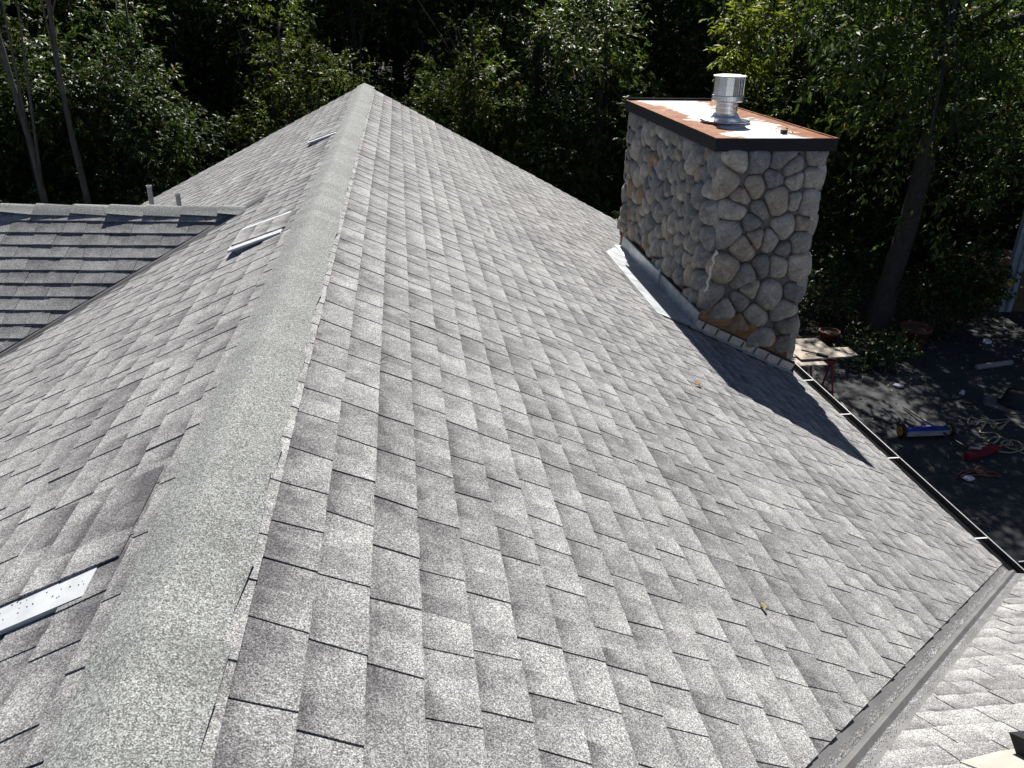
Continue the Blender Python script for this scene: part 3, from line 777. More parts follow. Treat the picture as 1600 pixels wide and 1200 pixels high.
# pale vent on the lower right wing
def on_wr(px, py, up=0):
    d = CW * F_PX + CR * (px - 800) - CU * (py - 600); n = Vector((0, SWN, CWN)); P0 = Vector((XR, VY0, HR)); return d * (n.dot(P0) / n.dot(d)) + n * up
p0 = on_wr(1589, 1188)
t = thing('roof_vent', p0, 'pale metal vent base with a black hood at the lower right corner', 'roof vent')
uX, uV, uN = Vector((1, 0, 0)), Vector((0, CWN, -SWN)), Vector((0, SWN, CWN))
P = lambda a, b, n: p0 + uX * a + uV * b + uN * n
m = MB(); m.add([P(-.185, .0, .014), P(-.03, .03, .02), P(.3, .05, .02), P(.3, -.4, .014), P(-.06, -.4, .014), P(-.185, .0, .004), P(-.03, .03, .004), P(.3, .05, .004), P(.3, -.4, .004), P(-.06, -.4, .004)], [(4, 3, 2, 1, 0), (0, 1, 6, 5), (1, 2, 7, 6), (2, 3, 8, 7), (3, 4, 9, 8), (4, 0, 5, 9)]); m.build('base_sheet', MT['cream_metal'], t)
m = MB(); m.add([P(.0, .0, .015), P(.3, .0, .015), P(.3, -.22, .015), P(.02, -.22, .015), P(-.008, .015, .078), P(.3, .02, .078), P(.3, -.23, .078), P(.01, -.23, .078)], [(0, 1, 2, 3), (7, 6, 5, 4), (0, 4, 5, 1), (1, 5, 6, 2), (2, 6, 7, 3), (3, 7, 4, 0)]); m.build('hood', MT['fascia'], t)

# ------------------------------------------------------------------ trees
def leaf_cloud(seed, lobes, ncl, per, ll, lw, crad, droop=.35):
    r = np.random.default_rng(seed); V = []
    wts = np.array([l[3] * l[4] * l[5] for l in lobes]); wts = wts / wts.sum()
    for _ in range(ncl):
        l = lobes[r.choice(len(lobes), p=wts)]
        d = r.normal(size=3); d /= np.linalg.norm(d); rad = .35 + .65 * r.random() ** .45
        cc = np.array(l[:3]) + d * rad * np.array(l[3:6])
        cr = crad * r.uniform(.5, 1.3); n = int(per * r.uniform(.5, 1.4))
        ax = d + r.normal(size=3) * .5; ax /= np.linalg.norm(ax)
        ns = max(2, n // 8); sid = r.integers(0, ns, n); tt = r.uniform(.12, 1, (n, 1))
        sd_ = ax * .8 + r.normal(size=(ns, 3)) * .75; sd_[:, 2] -= droop * .6; sd_ /= np.linalg.norm(sd_, axis=1, keepdims=True)
        so_ = r.normal(size=(ns, 3)) * cr * .38; so_[:, 2] *= .7
        ds = sd_[sid]; p = cc + so_[sid] + ds * tt * cr * 1.05 + r.normal(size=(n, 3)) * .012
        wv = np.cross(ds, np.array([0, 0, 1.0]) + r.normal(size=(n, 3)) * .3); wv /= np.linalg.norm(wv, axis=1, keepdims=True) + 1e-6
        dr = ds * (.45 + .5 * tt) + wv * np.where(r.random((n, 1)) < .5, 1, -1) * (1.05 - .6 * tt) + r.normal(size=(n, 3)) * .22; dr[:, 2] -= droop * .7
        dr /= np.linalg.norm(dr, axis=1, keepdims=True)
        up = r.normal(size=(n, 3)) * .55 + np.array([0, 0, 1.0]); sd = np.cross(dr, up); sd /= np.linalg.norm(sd, axis=1, keepdims=True) + 1e-6
        nn = np.cross(sd, dr)
        cf = r.uniform(.7, 1.4); le = (ll * cf * r.uniform(.65, 1.2, size=(n, 1))); wi = lw * cf * r.uniform(.7, 1.2, size=(n, 1))
        mid = p + dr * le * .45
        V.append(np.stack([p, mid + sd * wi * .5 + nn * wi * .18, p + dr * le - nn * le * .12, mid - sd * wi * .5 + nn * wi * .18], axis=1))
    return np.concatenate(V).reshape(-1, 3)
def quad_mesh(name, v, m):
    n = len(v) // 4; me = bpy.data.meshes.new(name)
    me.vertices.add(len(v)); me.vertices.foreach_set('co', v.astype(np.float32).ravel())
    me.loops.add(4 * n); me.loops.foreach_set('vertex_index', np.arange(4 * n, dtype=np.int32))
    me.polygons.add(n); me.polygons.foreach_set('loop_start', np.arange(0, 4 * n, 4, dtype=np.int32)); me.polygons.foreach_set('loop_total', np.full(n, 4, dtype=np.int32))
    me.materials.append(m); me.update(calc_edges=True); me.validate(); return me
def rand_lobes(rnd, h0, h1, rad, n):
    out = []
    for _ in range(n):
        a = rnd.random() * 6.28; z = rnd.uniform(h0, h1); k = 1 - ((z - (h0 + h1) / 2) / ((h1 - h0) / 2)) ** 2 * .6
        rr = rad * rnd.uniform(.15, .8) * k; s_ = rad * rnd.uniform(.32, .55)
        out.append((rr * math.cos(a), rr * math.sin(a), z, s_, s_, s_ * rnd.uniform(.6, .9)))
    return out
def trunk_mb(rnd, h, r0, lobes, lean=(0, 0), k=9, limbs=9):
    mb = MB(); n = 9; path = []; rad = []
    wob = [(rnd.uniform(-.12, .12), rnd.uniform(-.12, .12)) for _ in range(n)]
    for i in range(n):
        t = i / (n - 1); path.append(Vector((lean[0] * t + wob[i][0] * t, lean[1] * t + wob[i][1] * t, h * t))); rad.append(r0 * (1 - .82 * t) * (1.35 if i == 0 else 1))
    mb.tube(path, rad, k)
    for i in range(limbs):
        l = lobes[i % len(lobes)]; t = rnd.uniform(.3, .8); j = int(t * (n - 1)); b = path[j]; e = Vector(l[:3]) + Vector((rnd.uniform(-.4, .4), rnd.uniform(-.4, .4), rnd.uniform(0, .4)))
        mid = (b + e) / 2 + Vector((rnd.uniform(-.3, .3), rnd.uniform(-.3, .3), rnd.uniform(-.1, .4)))
        mb.tube([b, (b + mid) / 2 + Vector((0, 0, .05)), mid, e], [rad[j] * .5, rad[j] * .38, rad[j] * .25, .012], 6)
        for _ in range(2):
            e2 = e + Vector((rnd.uniform(-1, 1), rnd.uniform(-1, 1), rnd.uniform(-.5, .6))) * .9; mb.tube([mid, (mid + e2) / 2 + Vector((0, 0, .1)), e2], [rad[j] * .16, .012, .005], 5)
    return mb
VAR = []
for i in range(5):
    rnd = random.Random(100 + i); h = (8.2, 8.8, 7.8, 9.2, 8.4)[i]
    lob = rand_lobes(rnd, .9 if i != 3 else 1.6, h - .4, 2.5, 14)
    me = quad_mesh('crown', leaf_cloud(200 + i, lob, 440, 56, .145, .046, .5), MT['leaf'])
    tm = trunk_mb(rnd, h - .6, .15, lob)
    tme = bpy.data.meshes.new('trunk'); tme.from_pydata([tuple(p) for p in tm.v], [], tm.f); tme.materials.append(MT['bark']); tme.polygons.foreach_set('use_smooth', [True] * len(tme.polygons))
    VAR.append((me, tme))
def tree(x, y, var, sc, rz, label, group, leaf=None, bark_=None):
    t = thing('evergreen_tree', (x, y, terrain(x, y) - .05), label, 'tree', group, (0, 0, rz)); t.scale = (sc, sc, sc)
    me, tme = VAR[var]
    if leaf is not None: me = leaf
    for nm, q in (('trunk', tme), ('crown', me)):
        o = bpy.data.objects.new(nm, q); COL.objects.link(o); o.parent = t
    return t
bright = []
for i in (1, 2):
    m2_ = VAR[i][0].copy(); m2_.name = 'crown_bright'; m2_.materials.clear(); m2_.materials.append(MT['leaf_bright']); bright.append(m2_)
GL, GM, GR = 'wood behind the left wing', 'wood between the roof peak and the chimney', 'wood right of the chimney'
LL = 'dark evergreen deep in the wood left of the roof peak, behind the front row'
LM = 'dark evergreen deep in the wood between the roof peak and the chimney'
LR = 'dark evergreen deep in the wood right of the chimney'
rnd = random.Random(77)
spots = [(-13.5, 19.5), (-10.6, 18.6), (-8.0, 19.6), (-5.4, 18.8), (-2.5, 19.6), (1.6, 19.8), (4.6, 19.6), (8.6, 21.0),
         (-17, 23), (-13, 23.5), (-10, 23), (-6.8, 23.6), (-4, 24.2), (-1.2, 25.0), (1.0, 25.6), (3.8, 24.2), (6.6, 24.6), (9.6, 24.6), (12.6, 23.4), (15.6, 22.5), (19, 22), (9.4, 20.6), (11.8, 19.2),
         (-20, 29), (-16, 28.5), (-12, 29), (-8, 28.5), (-4, 29.5), (0, 30.5), (4, 29.5), (8, 29.5), (12, 29), (16, 28), (20, 27), (25, 24),
         (-22, 36), (-15, 36), (-9, 36), (-3, 36.5), (3, 36.5), (9, 36), (15, 35.5), (21, 34), (28, 32)]
spots += [(-30 + i * 5.4 + (i % 3) * .7, 43 + (i % 2) * 2.5) for i in range(13)] + [(-12.5, 33.5), (-10.5, 40), (-6.5, 33), (-17.5, 33), (13.5, 32.5), (18, 33)]
FL = {0: 'front row evergreen at the far left picture edge behind the pale trunks', 1: 'front row evergreen just right of the two pale trunks', 2: 'front row evergreen directly above the taller vent pipe',
      3: 'front row evergreen above the shorter vent pipe, where roof edge meets the wood', 4: 'bright green sunlit tree just left of the roof peak', 5: 'bright sprigged sunlit tree just right of the roof peak',
      6: 'front row evergreen midway between the roof peak and the chimney', 7: 'front row evergreen in the gap between the chimney flue and the big tree'}
FR = [.95, .66, .88, .66, .70, .72, .84, .68]
for k, (x, y) in enumerate(spots):
    ang = x / y
    lab, g = (LL, GL) if ang < -.07 else ((LM, GM) if ang < .33 else (LR, GR))
    sc = FR[k] if k < 8 else 1.1 if 20 < k < 23 else (1.05 if y < 26.5 else 1.45 if y < 33 else 1.8 if y < 41 else 2.1) * rnd.uniform(.9, 1.12)
    lf = None
    if k in FL: lab, g = FL[k], None
    if k == 4: lf = bright[0]
    elif k == 5: lf = bright[1]
    tree(x, y, k % 5, sc, rnd.random() * 6.28, lab, g, lf)
# two slender pale trunks on the left
for (px, py, y, label, lean) in ((84, 315, 17.0, 'slender pale trunk leaning left, leftmost in the wood above the left wing', (-.75, .3)), (137, 315, 17.4, 'slender upright pale trunk, second from the left above the left wing ridge', (-.15, .3))):
    d = CW * F_PX + CR * (px - 800) - CU * (py - 600); p = d * (y / d.y)
    rnd = random.Random(int(px)); lob = rand_lobes(rnd, 6.3, 8.8, 1.5, 6)
    lob = [(a + lean[0], b + lean[1], c_, e, f_, g_) for a, b, c_, e, f_, g_ in lob]
    t = thing('slender_tree', (p.x, y, terrain(p.x, y)), label, 'tree')
    m = trunk_mb(rnd, 8.5, .085, lob, lean, 9, 5); o = m.build('trunk', MT['bark_pale'], t, True, local=True)
    me = quad_mesh('crown', leaf_cloud(int(px), lob, 60, 50, .12, .04, .5), MT['leaf']); o = bpy.data.objects.new('crown', me); COL.objects.link(o); o.parent = t
# the big tree over the drive
bp = ground(1368, 522)
big_t = thing('evergreen_tree', bp, 'big evergreen with a thick leaning trunk beside the drive', 'tree')
rnd = random.Random(9)
m = MB(); pth = [(0, 0, -.1), (.02, .02, .3), (.12, .1, 1.0), (.42, .35, 2.2), (.70, .7, 3.6), (.9, 1.2, 5.2), (1.1, 1.6, 7.2), (1.2, 2, 9.5)]
m.tube(pth, [.34, .23, .195, .18, .165, .14, .10, .04], 14)
lobs = []
for _ in range(30):
    lobs.append((rnd.uniform(-2.3, 5.5), rnd.uniform(-1.5, 5.2), rnd.uniform(3.0, 8.6), rnd.uniform(.9, 1.5), rnd.uniform(.9, 1.5), rnd.uniform(.6, 1.1)))
lobs += [(.2, 0, 4.6, 1.3, 1.2, .9), (3.2, -.6, 3.6, 1.5, 1.2, .9), (4.8, .2, 4.2, 1.3, 1.3, 1), (1.6, -.8, 4.2, 1.2, 1, .8), (6.0, .5, 5.2, 1.5, 1.5, 1.2), (2.2, .6, 5.6, 1.6, 1.3, 1.1)]
for _ in range(16): lobs.append((rnd.uniform(-2.2, .6), rnd.uniform(-.4, 4.4), 0, rnd.uniform(.9, 1.25), rnd.uniform(.9, 1.25), rnd.uniform(.6, 1)))
lobs = [(a, b, c if c else 5.6 + max(0, b) + rnd.uniform(-1.2, 1.2), d, e, f) for a, b, c, d, e, f in lobs]
for _ in range(14): lobs.append((rnd.uniform(-2, 5.5), rnd.uniform(-1.5, 3.8), rnd.uniform(7.6, 10.6), rnd.uniform(.9, 1.3), rnd.uniform(.9, 1.3), rnd.uniform(.6, 1)))
for i in range(12):
    l = lobs[i]; b = Vector(pth[4 + i % 3]); e = Vector(l[:3]); mid = (b + e) / 2 + Vector((0, 0, .3)); m.tube([b, mid, e], [.09, .05, .012], 6)
    for _ in range(3):
        e2 = e + Vector((rnd.uniform(-1, 1), rnd.uniform(-1, 1), rnd.uniform(-.6, .4))); m.tube([mid, (mid + e2) / 2 + Vector((0, 0, .15)), e2], [.03, .014, .005], 5)
m.build('trunk', MT['bark'], big_t, True, local=True)
me = quad_mesh('crown', leaf_cloud(77, lobs, 940, 64, .125, .042, .6, .5), MT['leaf_near']); o = bpy.data.objects.new('crown', me); COL.objects.link(o); o.parent = big_t
# second canopy shading the drive from the right
t2 = thing('evergreen_tree', (15.2, 13.4, GZ), 'spreading evergreen overhanging the drive at the right picture edge', 'tree')
rnd = random.Random(19); lob = [(rnd.uniform(-3.6, 2.5), rnd.uniform(-3.4, 3), rnd.uniform(3.4, 8), rnd.uniform(.9, 1.5), rnd.uniform(.9, 1.5), rnd.uniform(.6, 1)) for _ in range(20)]
m = trunk_mb(rnd, 8, .25, lob); m.build('trunk', MT['bark'], t2, True, local=True)
me = quad_mesh('crown', leaf_cloud(78, lob, 620, 62, .125, .042, .6, .5), MT['leaf_near']); o = bpy.data.objects.new('crown', me); COL.objects.link(o); o.parent = t2
# the sunlit spray above the flue
ts = thing('young_tree', (6.75, 16.8, terrain(6.75, 16.8)), 'slim tree with a bright yellow-green sunlit top just behind the chimney flue', 'tree')
rnd = random.Random(41); lob = [(.15, 0, 5.3, .42, .4, .4), (.5, -.1, 5.55, .35, .35, .3), (-.15, .1, 4.9, .38, .35, .3), (.2, -.2, 4.6, .3, .3, .25), (-.35, 0, 5.5, .3, .3, .25)]
m = trunk_mb(rnd, 5.2, .05, lob, (.1, 0), 7, 5); m.build('trunk', MT['bark'], ts, True, local=True)
me = quad_mesh('crown', leaf_cloud(81, lob, 46, 42, .14, .048, .34, .2), MT['leaf_spray']); o = bpy.data.objects.new('crown', me); COL.objects.link(o); o.parent = ts
# young thin tree
yp = ground(1518, 415)
t3 = thing('young_tree', yp, 'young thin-stemmed tree standing by the wooden planter at right', 'tree')
rnd = random.Random(21); lob = [(rnd.uniform(-.5, .5), rnd.uniform(-.4, .4), rnd.uniform(2.3, 3.6), .6, .6, .4) for _ in range(6)]
m = trunk_mb(rnd, 3.2, .035, lob, (.1, 0), 7, 4); m.build('trunk', MT['bark_pale'], t3, True, local=True)
me = quad_mesh('crown', leaf_cloud(79, lob, 40, 40, .12, .035, .35), MT['leaf_shrub']); o = bpy.data.objects.new('crown', me); COL.objects.link(o); o.parent = t3
# shrubs
def shrub(name, px, py, R, nl, seed, label, ll=.09, lw=.042, off=(0, 0), group=None):
    p = ground(px, py); p = Vector((p.x + off[0], p.y + off[1], terrain(p.x, p.y)))
    rnd = random.Random(seed); t = thing(name, p, label, 'shrub', group)
    lob = [(rnd.uniform(-.6, .6) * R[0], rnd.uniform(-.6, .6) * R[1], rnd.uniform(.25, .8) * R[2], R[0] * .5, R[1] * .5, R[2] * .35) for _ in range(7)]
    me = quad_mesh('foliage', leaf_cloud(seed, lob, nl // 30, 30, ll, lw, min(R) * .35, .1), MT['leaf_shrub']); o = bpy.data.objects.new('foliage', me); COL.objects.link(o); o.parent = t
    m = MB()
    for l in lob: m.tube([(rnd.uniform(-.08, .08), rnd.uniform(-.08, .08), 0), (l[0] * .5, l[1] * .5, l[2] * .6), l[:3]], [.02, .014, .005], 5)
    m.build('stem', MT['bark'], t, True, local=True)
shrub('shrub', 1476, 522, (1.0, .8, 1.6), 5600, 51, 'large glossy dark shrub behind the terracotta pot right of the big trunk', .085, .045)
shrub('shrub', 1360, 566, (.72, .45, .62), 2600, 52, 'low dark bush between the plywood table and the terracotta pot', .06, .03)
shrub('shrub', 1288, 500, (1.3, .9, 1.5), 3600, 53, 'dark bush behind the chimney foot, left of the big trunk', .075, .032)
shrub('shrub', 1345, 430, (1.6, 1, 1.0), 2600, 54, 'low undergrowth bush on the lit forest floor behind the big trunk', .08, .03)
BU = [(-12.4, 16.2, 1.3), (-10.2, 16.0, 1.3), (-8.2, 16.4, 1.3), (-6.4, 16.2, 1.2), (-4.8, 16.4, 1.1), (-15, 17, 1.5), (-6, 18, 1.6), (-10.5, 18.2, 1.7), (-8.4, 18.4, 1.6), (-13.4, 18.6, 1.7), (-3.6, 18.4, 1.5), (-1, 18.8, 1.4), (1.2, 18.6, 1.4),
      (6.6, 18.4, 1.2), (4.8, 17.2, 1.2), (3.0, 18, 1.3), (14.5, 19, 1.5), (17, 17.5, 1.7), (9.2, 22, 1.6), (12.2, 21.4, 1.6), (15.5, 20.6, 1.7), (7.4, 23, 1.6), (-11.5, 20.6, 1.7), (-9.2, 21, 1.7), (-14, 21.4, 1.8), (-6.6, 21.2, 1.7), (-3.8, 21.6, 1.6), (0, 21.8, 1.6), (3.2, 21.4, 1.6), (5.6, 21.2, 1.6), (10.4, 18.2, 1.2), (12, 22.8, 1.8), (14.4, 23.4, 1.8), (17.5, 20.5, 1.9)]
for i, (x, y, s_) in enumerate(BU):
    pr = proj((x, y, GZ)); shrub('shrub', pr[0], pr[1], (1.25 * s_, 1.0 * s_, 1.45 * s_), 3600, 60 + i, 'understorey bush in the wood behind the left wing' if x < 0 else 'understorey bush in the wood right of the roof', .125, .045, group='understorey bushes left' if x < 0 else 'understorey bushes right')
# leaf litter as loose leaves
r = np.random.default_rng(5); n = 9000
px = r.uniform(5, 18, n); py = r.uniform(13.2, 24, n); px[:600] = r.uniform(5.5, 11, 600); py[:600] = r.uniform(7.5, 13.4, 600)
pz = np.array([max(terrain(a, b), GZ + (.016 if b < 14.2 else 0)) for a, b in zip(px, py)]) + r.uniform(.004, .03, n)
an = r.uniform(0, 6.28, n); ln = r.uniform(.03, .075, n); d = np.stack([np.cos(an), np.sin(an), r.normal(size=n) * .3], 1) * ln[:, None]; sd = np.stack([-np.sin(an), np.cos(an), r.normal(size=n) * .5], 1) * ln[:, None] * .25
P = np.stack([px, py, pz], 1); keep = ~((px < 4.3)); V = np.stack([P, P + d * .5 + sd, P + d, P + d * .5 - sd], 1)[keep].reshape(-1, 3)
def litter_mat():
    m, n_, b = mat('dry_litter'); g = N(n_, 'ShaderNodeNewGeometry')
    L(n_, ramp(n_, g.outputs['Random Per Island'], [(0, (.10, .06, .03)), (.5, (.24, .16, .09)), (1, (.42, .33, .22))]), b.inputs['Base Color']); b.inputs['Roughness'].default_value = .8; return m
o = bpy.data.objects.new('leaf_litter', quad_mesh('leaf_litter', V, litter_mat())); COL.objects.link(o); tag(o, 'dry fallen leaves scattered over the drive and forest floor', 'leaves', kind='stuff')

# ------------------------------------------------------------------ things on the drive
DZ = GZ + .013
def at(px, py, z=DZ): return ground(px, py, z)
# tarp
tp = MB(); nx, ny = 12, 14; rnd = random.Random(3)
for j in range(ny + 1):
    for i in range(nx + 1):
        u, v_ = i / nx, j / ny; x = 4.95 + u * (1.55 + .38 * v_); y = 9.6 + v_ * 1.75
        tp.v.append((x, y, DZ + .006 + .022 * (mnoise.noise(Vector((x * 2.2, y * 2.2, 3))) + .5) + (.03 if i == nx else 0)))
for j in range(ny):
    for i in range(nx): tp.f.append((j * (nx + 1) + i, j * (nx + 1) + i + 1, (j + 1) * (nx + 1) + i + 1, (j + 1) * (nx + 1) + i)); tp.m.append(0)
tag(tp.build('tarp', simple('dark_tarp', (.025, .03, .035), .6, 0, .3, 5), None, True, True), 'dark rumpled tarp on the drive below the right gutter', 'tarp')
# sawhorses and boards
def sawhorse(loc):
    t = thing('sawhorse', loc, 'red folding sawhorse under the nearer edge of the plywood boards', 'sawhorse', 'red sawhorses')
    m = MB(); m.box((0, 0, .79), (1.0, .07, .05)); m.build('beam', MT['red'], t, local=True)
    for sx in (-1, 1):
        for sy in (-1, 1):
            m = MB(); m.tube([(sx * .44, sy * .02, .78), (sx * .47, sy * .27, 0)], .016, 8); m.build('leg', MT['red'], t, local=True)
        m = MB(); m.tube([(sx * .458, -.16, .32), (sx * .458, .16, .32)], .010, 6); m.build('brace', MT['red'], t, local=True)
    return t
s1 = sawhorse((6.0, 10.93, DZ)); s2 = copy_tree(s1); s2.location = (5.95, 11.55, DZ); s2['label'] = 'red folding sawhorse under the farther edge of the plywood boards'
zt = DZ + .818
for (x0, x1, y0, y1, dz, rz, lab) in ((5.25, 6.62, 11.22, 11.78, .0, .03, 'large pale plywood board at the back of the sawhorse table'), (5.45, 6.90, 11.02, 11.34, .019, -.02, 'long pale board jutting out to the right of the sawhorse table'),
                                 (5.9, 6.76, 10.90, 11.12, .037, .06, 'middle board of the sawhorse table, below the dark tool'), (5.2, 6.26, 10.72, 11.04, .0, .01, 'front left pale board of the sawhorse table')):
    m = MB(); m.box(((x0 + x1) / 2, (y0 + y1) / 2, zt + dz + .009), (x1 - x0, y1 - y0, .016), Matrix.Rotation(rz, 3, 'Z')); tag(m.build('plywood_board', MT['board'], None, own=True), lab, 'board', 'boards on the sawhorses')
tl = thing('hand_tool', (6.2, 11.06, zt + .058), 'dark hammer-like hand tool lying on the plywood boards', 'tool')
m = MB(); m.tube([(6.05, 11.18, zt + .075), (6.22, 11.03, zt + .075)], .014, 8); m.build('handle', MT['asphalt_black'], tl)
m = MB(); m.box((6.29, 10.97, zt + .073), (.17, .055, .03), Matrix.Rotation(-.72, 3, 'Z')); m.build('blade', MT['fascia'], tl)
# pots
def pot(px, py, h, label):
    p = at(px, py); t = thing('plant_pot', p, label, 'plant pot', 'terracotta pots'); k = h / .5
    m = MB(); m.lathe((0, 0, 0), [(.19 * k, 0), (.27 * k, .42 * k), (.31 * k, .42 * k), (.32 * k, .5 * k), (.28 * k, .5 * k), (.26 * k, .43 * k)], 28, cap1=False); m.build('pot', MT['terracotta'], t, True, local=True)
    m = MB(); m.lathe((0, 0, 0), [(.268 * k, .435 * k), (.15 * k, .455 * k), (.02, .46 * k)], 20); m.build('soil', MT['soil'], t, local=True)
    return t
pot(1424, 545, .45, 'large terracotta pot standing right of the big trunk'); pot(1292, 541, .31, 'shaded terracotta pot half hidden behind the plywood boards')
# magnetic sweeper
sw = thing('magnetic_sweeper', at(1445, 682), 'blue wheeled magnetic sweeper with yellow wheel hubs on the drive', 'sweeper')
sw.rotation_euler = (0, 0, -.02)
m = MB(); m.prism([(-.33, -.055, .05), (-.33, .06, .05), (-.33, .06, .12), (-.33, .03, .15), (-.33, -.055, .14)], (.66, 0, 0)); m.build('housing', MT['blue'], sw, local=True)
m = MB(); m.box((0, -.064, .085), (.66, .012, .075)); m.build('front_plate', MT['galv'], sw, local=True)
for sx in (-1, 1):
    rot = Matrix.Rotation(math.pi / 2, 3, 'Y'); m = MB(); m.lathe((sx * .38, 0, .105), [(.07, -.025), (.10, -.028), (.105, -.015), (.105, .015), (.10, .028), (.07, .025)], 24, mtx=rot); wh = m.build('wheel', MT['asphalt_black'], sw, True, local=True)
    m = MB(); m.lathe((sx * .38, 0, .105), [(.072, -.03), (.03, -.034), (.03, .034), (.072, .03)], 20, mtx=rot); m.build('hub', MT['yellow'], wh, True, local=True)
m = MB(); m.tube([(-.12, .0, .15), (-.05, .03, .19), (.05, .03, .19), (.12, 0, .15)], .011, 7); m.build('handle_bracket', MT['blue'], sw, local=True)
# red push broom with long handle
pb = thing('push_broom', at(1530, 716), 'red headed push tool with a long black handle lying on the drive', 'broom')
o3 = WLOC[pb]; a, b = at(1508, 719), at(1556, 705); dv = (b - a); ang = math.atan2(dv.y, dv.x)
m = MB(); m.box((a + b) / 2 + Vector((0, 0, .06)), (dv.length, .10, .085), Matrix.Rotation(ang, 3, 'Z')); m.build('head', MT['red'], pb)
m = MB(); h0, h1 = at(1411, 635, DZ + .03), at(1511, 700, DZ + .12); m.tube([h0, h1], .014, 8); m.build('handle', MT['asphalt_black'], pb)
m = MB(); c0 = (a + b) / 2; e0 = a.lerp(b, .12) + Vector((0, .03, .1)); e1 = a.lerp(b, .88) + Vector((0, .03, .1)); m.tube([e0, h1, h1 + dv * .25 + Vector((0, .05, .03)), h1 + dv * .62 + Vector((0, .0, .02)), e1], .010, 7); m.build('yoke', MT['asphalt_black'], pb)
m = MB(); m.tube([h1 + Vector((.02, -.02, .02)), h1 + Vector((.16, -.07, .02))], .018, 8); m.build('clamp', MT['galv'], pb)
# ropes
def coil(pts_px, rad, seed, jit=.0):
    rnd = random.Random(seed); P = [at(x, y, DZ + .018 + .012 * (i % 3)) for i, (x, y) in enumerate(pts_px)]
    out = []
    for i in range(len(P) - 1):
        p0, p1, p2, p3 = P[max(i - 1, 0)], P[i], P[i + 1], P[min(i + 2, len(P) - 1)]
        for k in range(7):
            t = k / 7; out.append(.5 * ((2 * p1) + (p2 - p0) * t + (2 * p0 - 5 * p1 + 4 * p2 - p3) * t * t + (3 * p1 - p0 - 3 * p2 + p3) * t ** 3))
    m = MB(); m.tube(out + [P[-1]], rad, 6); return m
rp = coil([(1577, 657), (1558, 662), (1530, 659), (1513, 663), (1516, 652), (1530, 658), (1524, 664), (1518, 659), (1540, 657), (1552, 669), (1555, 660), (1532, 653), (1550, 657), (1575, 656), (1562, 668), (1545, 660), (1535, 668), (1532, 676),
           (1552, 676), (1562, 684), (1548, 695), (1545, 688), (1560, 682), (1577, 690), (1573, 696), (1564, 692), (1575, 688), (1582, 695), (1560, 697), (1562, 705), (1582, 707), (1600, 700), (1590, 690), (1578, 688), (1572, 698), (1588, 703), (1606, 712)], .011, 1)
tag(rp.build('rope', MT['rope'], None, True, True), 'tangled cream rope on the dark drive at right', 'rope')
cd = coil([(1497, 742), (1505, 736), (1522, 732), (1530, 729), (1545, 736), (1560, 741), (1548, 744), (1530, 741), (1525, 735), (1540, 738), (1556, 738), (1562, 744), (1540, 742), (1512, 743), (1500, 745), (1515, 738), (1535, 734)], .009, 2)
tag(cd.build('cord', MT['cord'], None, True, True), 'bundle of dull orange cord on the drive below the red broom head', 'cord')
# paper, cups, tube, tub
def crumple(px, py, r, m_, label, cat, seed, flat=.6):
    p = at(px, py); mb = MB(); rnd = random.Random(seed); K, Rr = 9, 6; v = [p + Vector((0, 0, r * flat * 1.6))]; f = []
    for i in range(1, Rr):
        for k in range(K):
            th = math.pi * i / Rr; a = 2 * math.pi * k / K; rr = r * rnd.uniform(.6, 1.15)
            v.append(p + Vector((math.sin(th) * math.cos(a) * rr * 1.2, math.sin(th) * math.sin(a) * rr, max(0, r * flat * .8 + math.cos(th) * rr * flat))))
    for k in range(K): f.append((0, 1 + k, 1 + (k + 1) % K))
    for i in range(Rr - 2):
        for k in range(K): f.append((1 + i * K + k, 1 + (i + 1) * K + k, 1 + (i + 1) * K + (k + 1) % K, 1 + i * K + (k + 1) % K))
    mb.add(v, f); tag(mb.build(cat, m_, None, own=True), label, cat)
crumple(1513, 750, .07, MT['paper'], 'crumpled white paper scrap below the orange cord', 'paper', 1, .4)
crumple(1403, 604, .09, simple('grey_paper', (.38, .37, .46), .8), 'crumpled greyish paper on the drive above the broom handle', 'paper', 2, .35)
crumple(1541, 537, .07, MT['paper'], 'crushed white cup on the drive, left of the two near the garage', 'cup', 3, .8)
crumple(1565, 516, .07, MT['card'], 'grey crushed cup on the drive, nearest the brown garage wall', 'cup', 4, .6)
crumple(1503, 617, .04, MT['paper'], 'small white scrap beside dark offcuts in mid drive', 'paper', 5, 1.2)
tb = MB(); tb.tube([at(1526, 574, DZ + .05), at(1580, 566, DZ + .05)], .05, 12); tag(tb.build('cardboard_tube', MT['card'], None, True, True), 'long grey cardboard tube lying on the drive', 'tube')
tc = at(1585, 632); t = thing('tub', tc, 'black round tub turned over on a pale-edged sheet at the right edge', 'tub')
m = MB(); m.lathe(tc, [(.26, .03), (.25, .05), (.19, .06), (.175, .2), (.15, .25), (.07, .27), (.01, .272)], 26); m.build('shell', MT['asphalt_black'], t, True)
m = MB(); rnd = random.Random(5)
ring = [tc + Vector((math.cos(a_ / 14 * 6.283) * rnd.uniform(.42, .6), math.sin(a_ / 14 * 6.283) * rnd.uniform(.3, .45), 0)) for a_ in range(14)]
m.prism(ring, (0, 0, .012)); tag(m.build('sheet', simple('torn_sheet', (.16, .155, .15), .85, 0, .5, 6), None, own=True), 'torn pale-edged sheet under the black tub', 'sheet')
of = MB()
for (px_, py_, l_, a_) in ((1493, 622, .35, .3), (1512, 630, .25, -.5), (1478, 632, .3, .9)):
    of.box(at(px_, py_, DZ + .012), (l_, .05, .02), Matrix.Rotation(a_, 3, 'Z'))
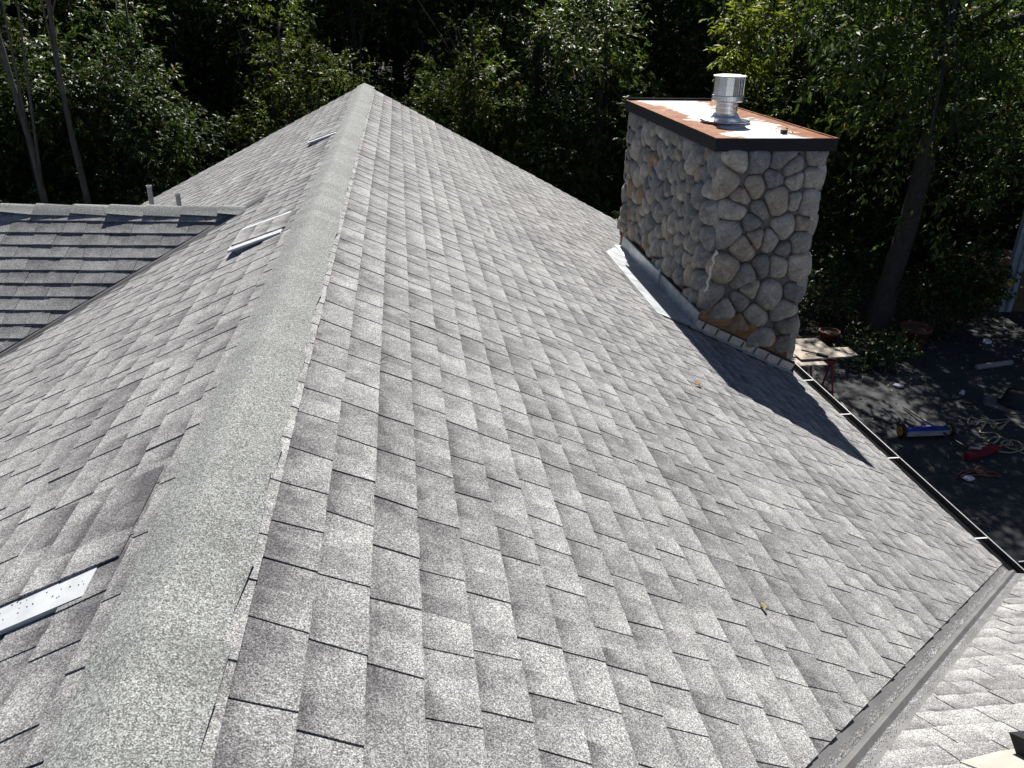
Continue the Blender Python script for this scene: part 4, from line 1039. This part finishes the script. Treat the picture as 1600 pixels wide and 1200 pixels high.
tag(of.build('offcuts', MT['felt'], None, own=True), 'dark roofing offcuts strewn in mid drive', 'offcuts', kind='stuff')
# planter box
pp = at(1512, 438, terrain(13, 17))
t = thing('planter', pp, 'weathered wooden planter box behind the large glossy shrub', 'planter')
for k in range(3):
    m = MB(); m.box(pp + Vector((.25, -.4, .12 + k * .21)), (1.5, .05, .2)); m.build('plank', MT['board'], t)
    m = MB(); m.box(pp + Vector((1.02, 0, .12 + k * .21)), (.05, .8, .2)); m.build('plank', MT['board'], t)
m = MB(); m.box(pp + Vector((.25, 0, .3)), (1.45, .74, .5)); m.build('soil', MT['soil'], t)
# garage corner
gp = at(1566, 486); gar = thing('garage', gp + Vector((2.5, 2, 0)), 'brown-walled outbuilding with a grey corner board at the right edge', 'garage')
m = MB(); m.prism([gp + Vector((.12, .0, -.1)), gp + Vector((6, -1.2, -.1)), gp + Vector((8.5, 3.5, -.1)), gp + Vector((4.6, 4.4, -.1))], (0, 0, 3.6)); m.build('wall', MT['garage'], gar)
for k in range(8):
    z = .0 + k * .42; m = MB(); a_, b_ = gp + Vector((.14, -.018, z)), gp + Vector((6, -1.215, z)); m.prism([a_, b_, b_ + Vector((0, .03, 0)), a_ + Vector((0, .03, 0))], (0, 0, .41)); m.build('siding_board', MT['garage'], gar)
m = MB(); m.box(gp + Vector((.02, .0, 1.75)), (.26, .10, 3.5)); cb = m.build('corner_board', MT['trim'], gar)
m = MB(); m.box(gp + Vector((.06, -.085, 1.72)), (.10, .07, 3.4)); dsp = m.build('downspout', MT['trim'], gar)
m = MB(); m.box(gp + Vector((-.045, -.06, .62)), (.16, .03, .12)); m.build('yellow_tape', MT['yellow'], cb)
m = MB(); m.box(gp + Vector((-.02, -.065, 1.75)), (.20, .03, .10)); m.build('strap', MT['painted_metal'], dsp)
m = MB(); m.prism([gp + Vector((-.4, -.4, 3.5)), gp + Vector((6.2, -1.7, 3.5)), gp + Vector((8.9, 3.9, 3.5)), gp + Vector((4.4, 4.9, 3.5))], (0, 0, .2)); m.build('roof', MT['cap'], gar)
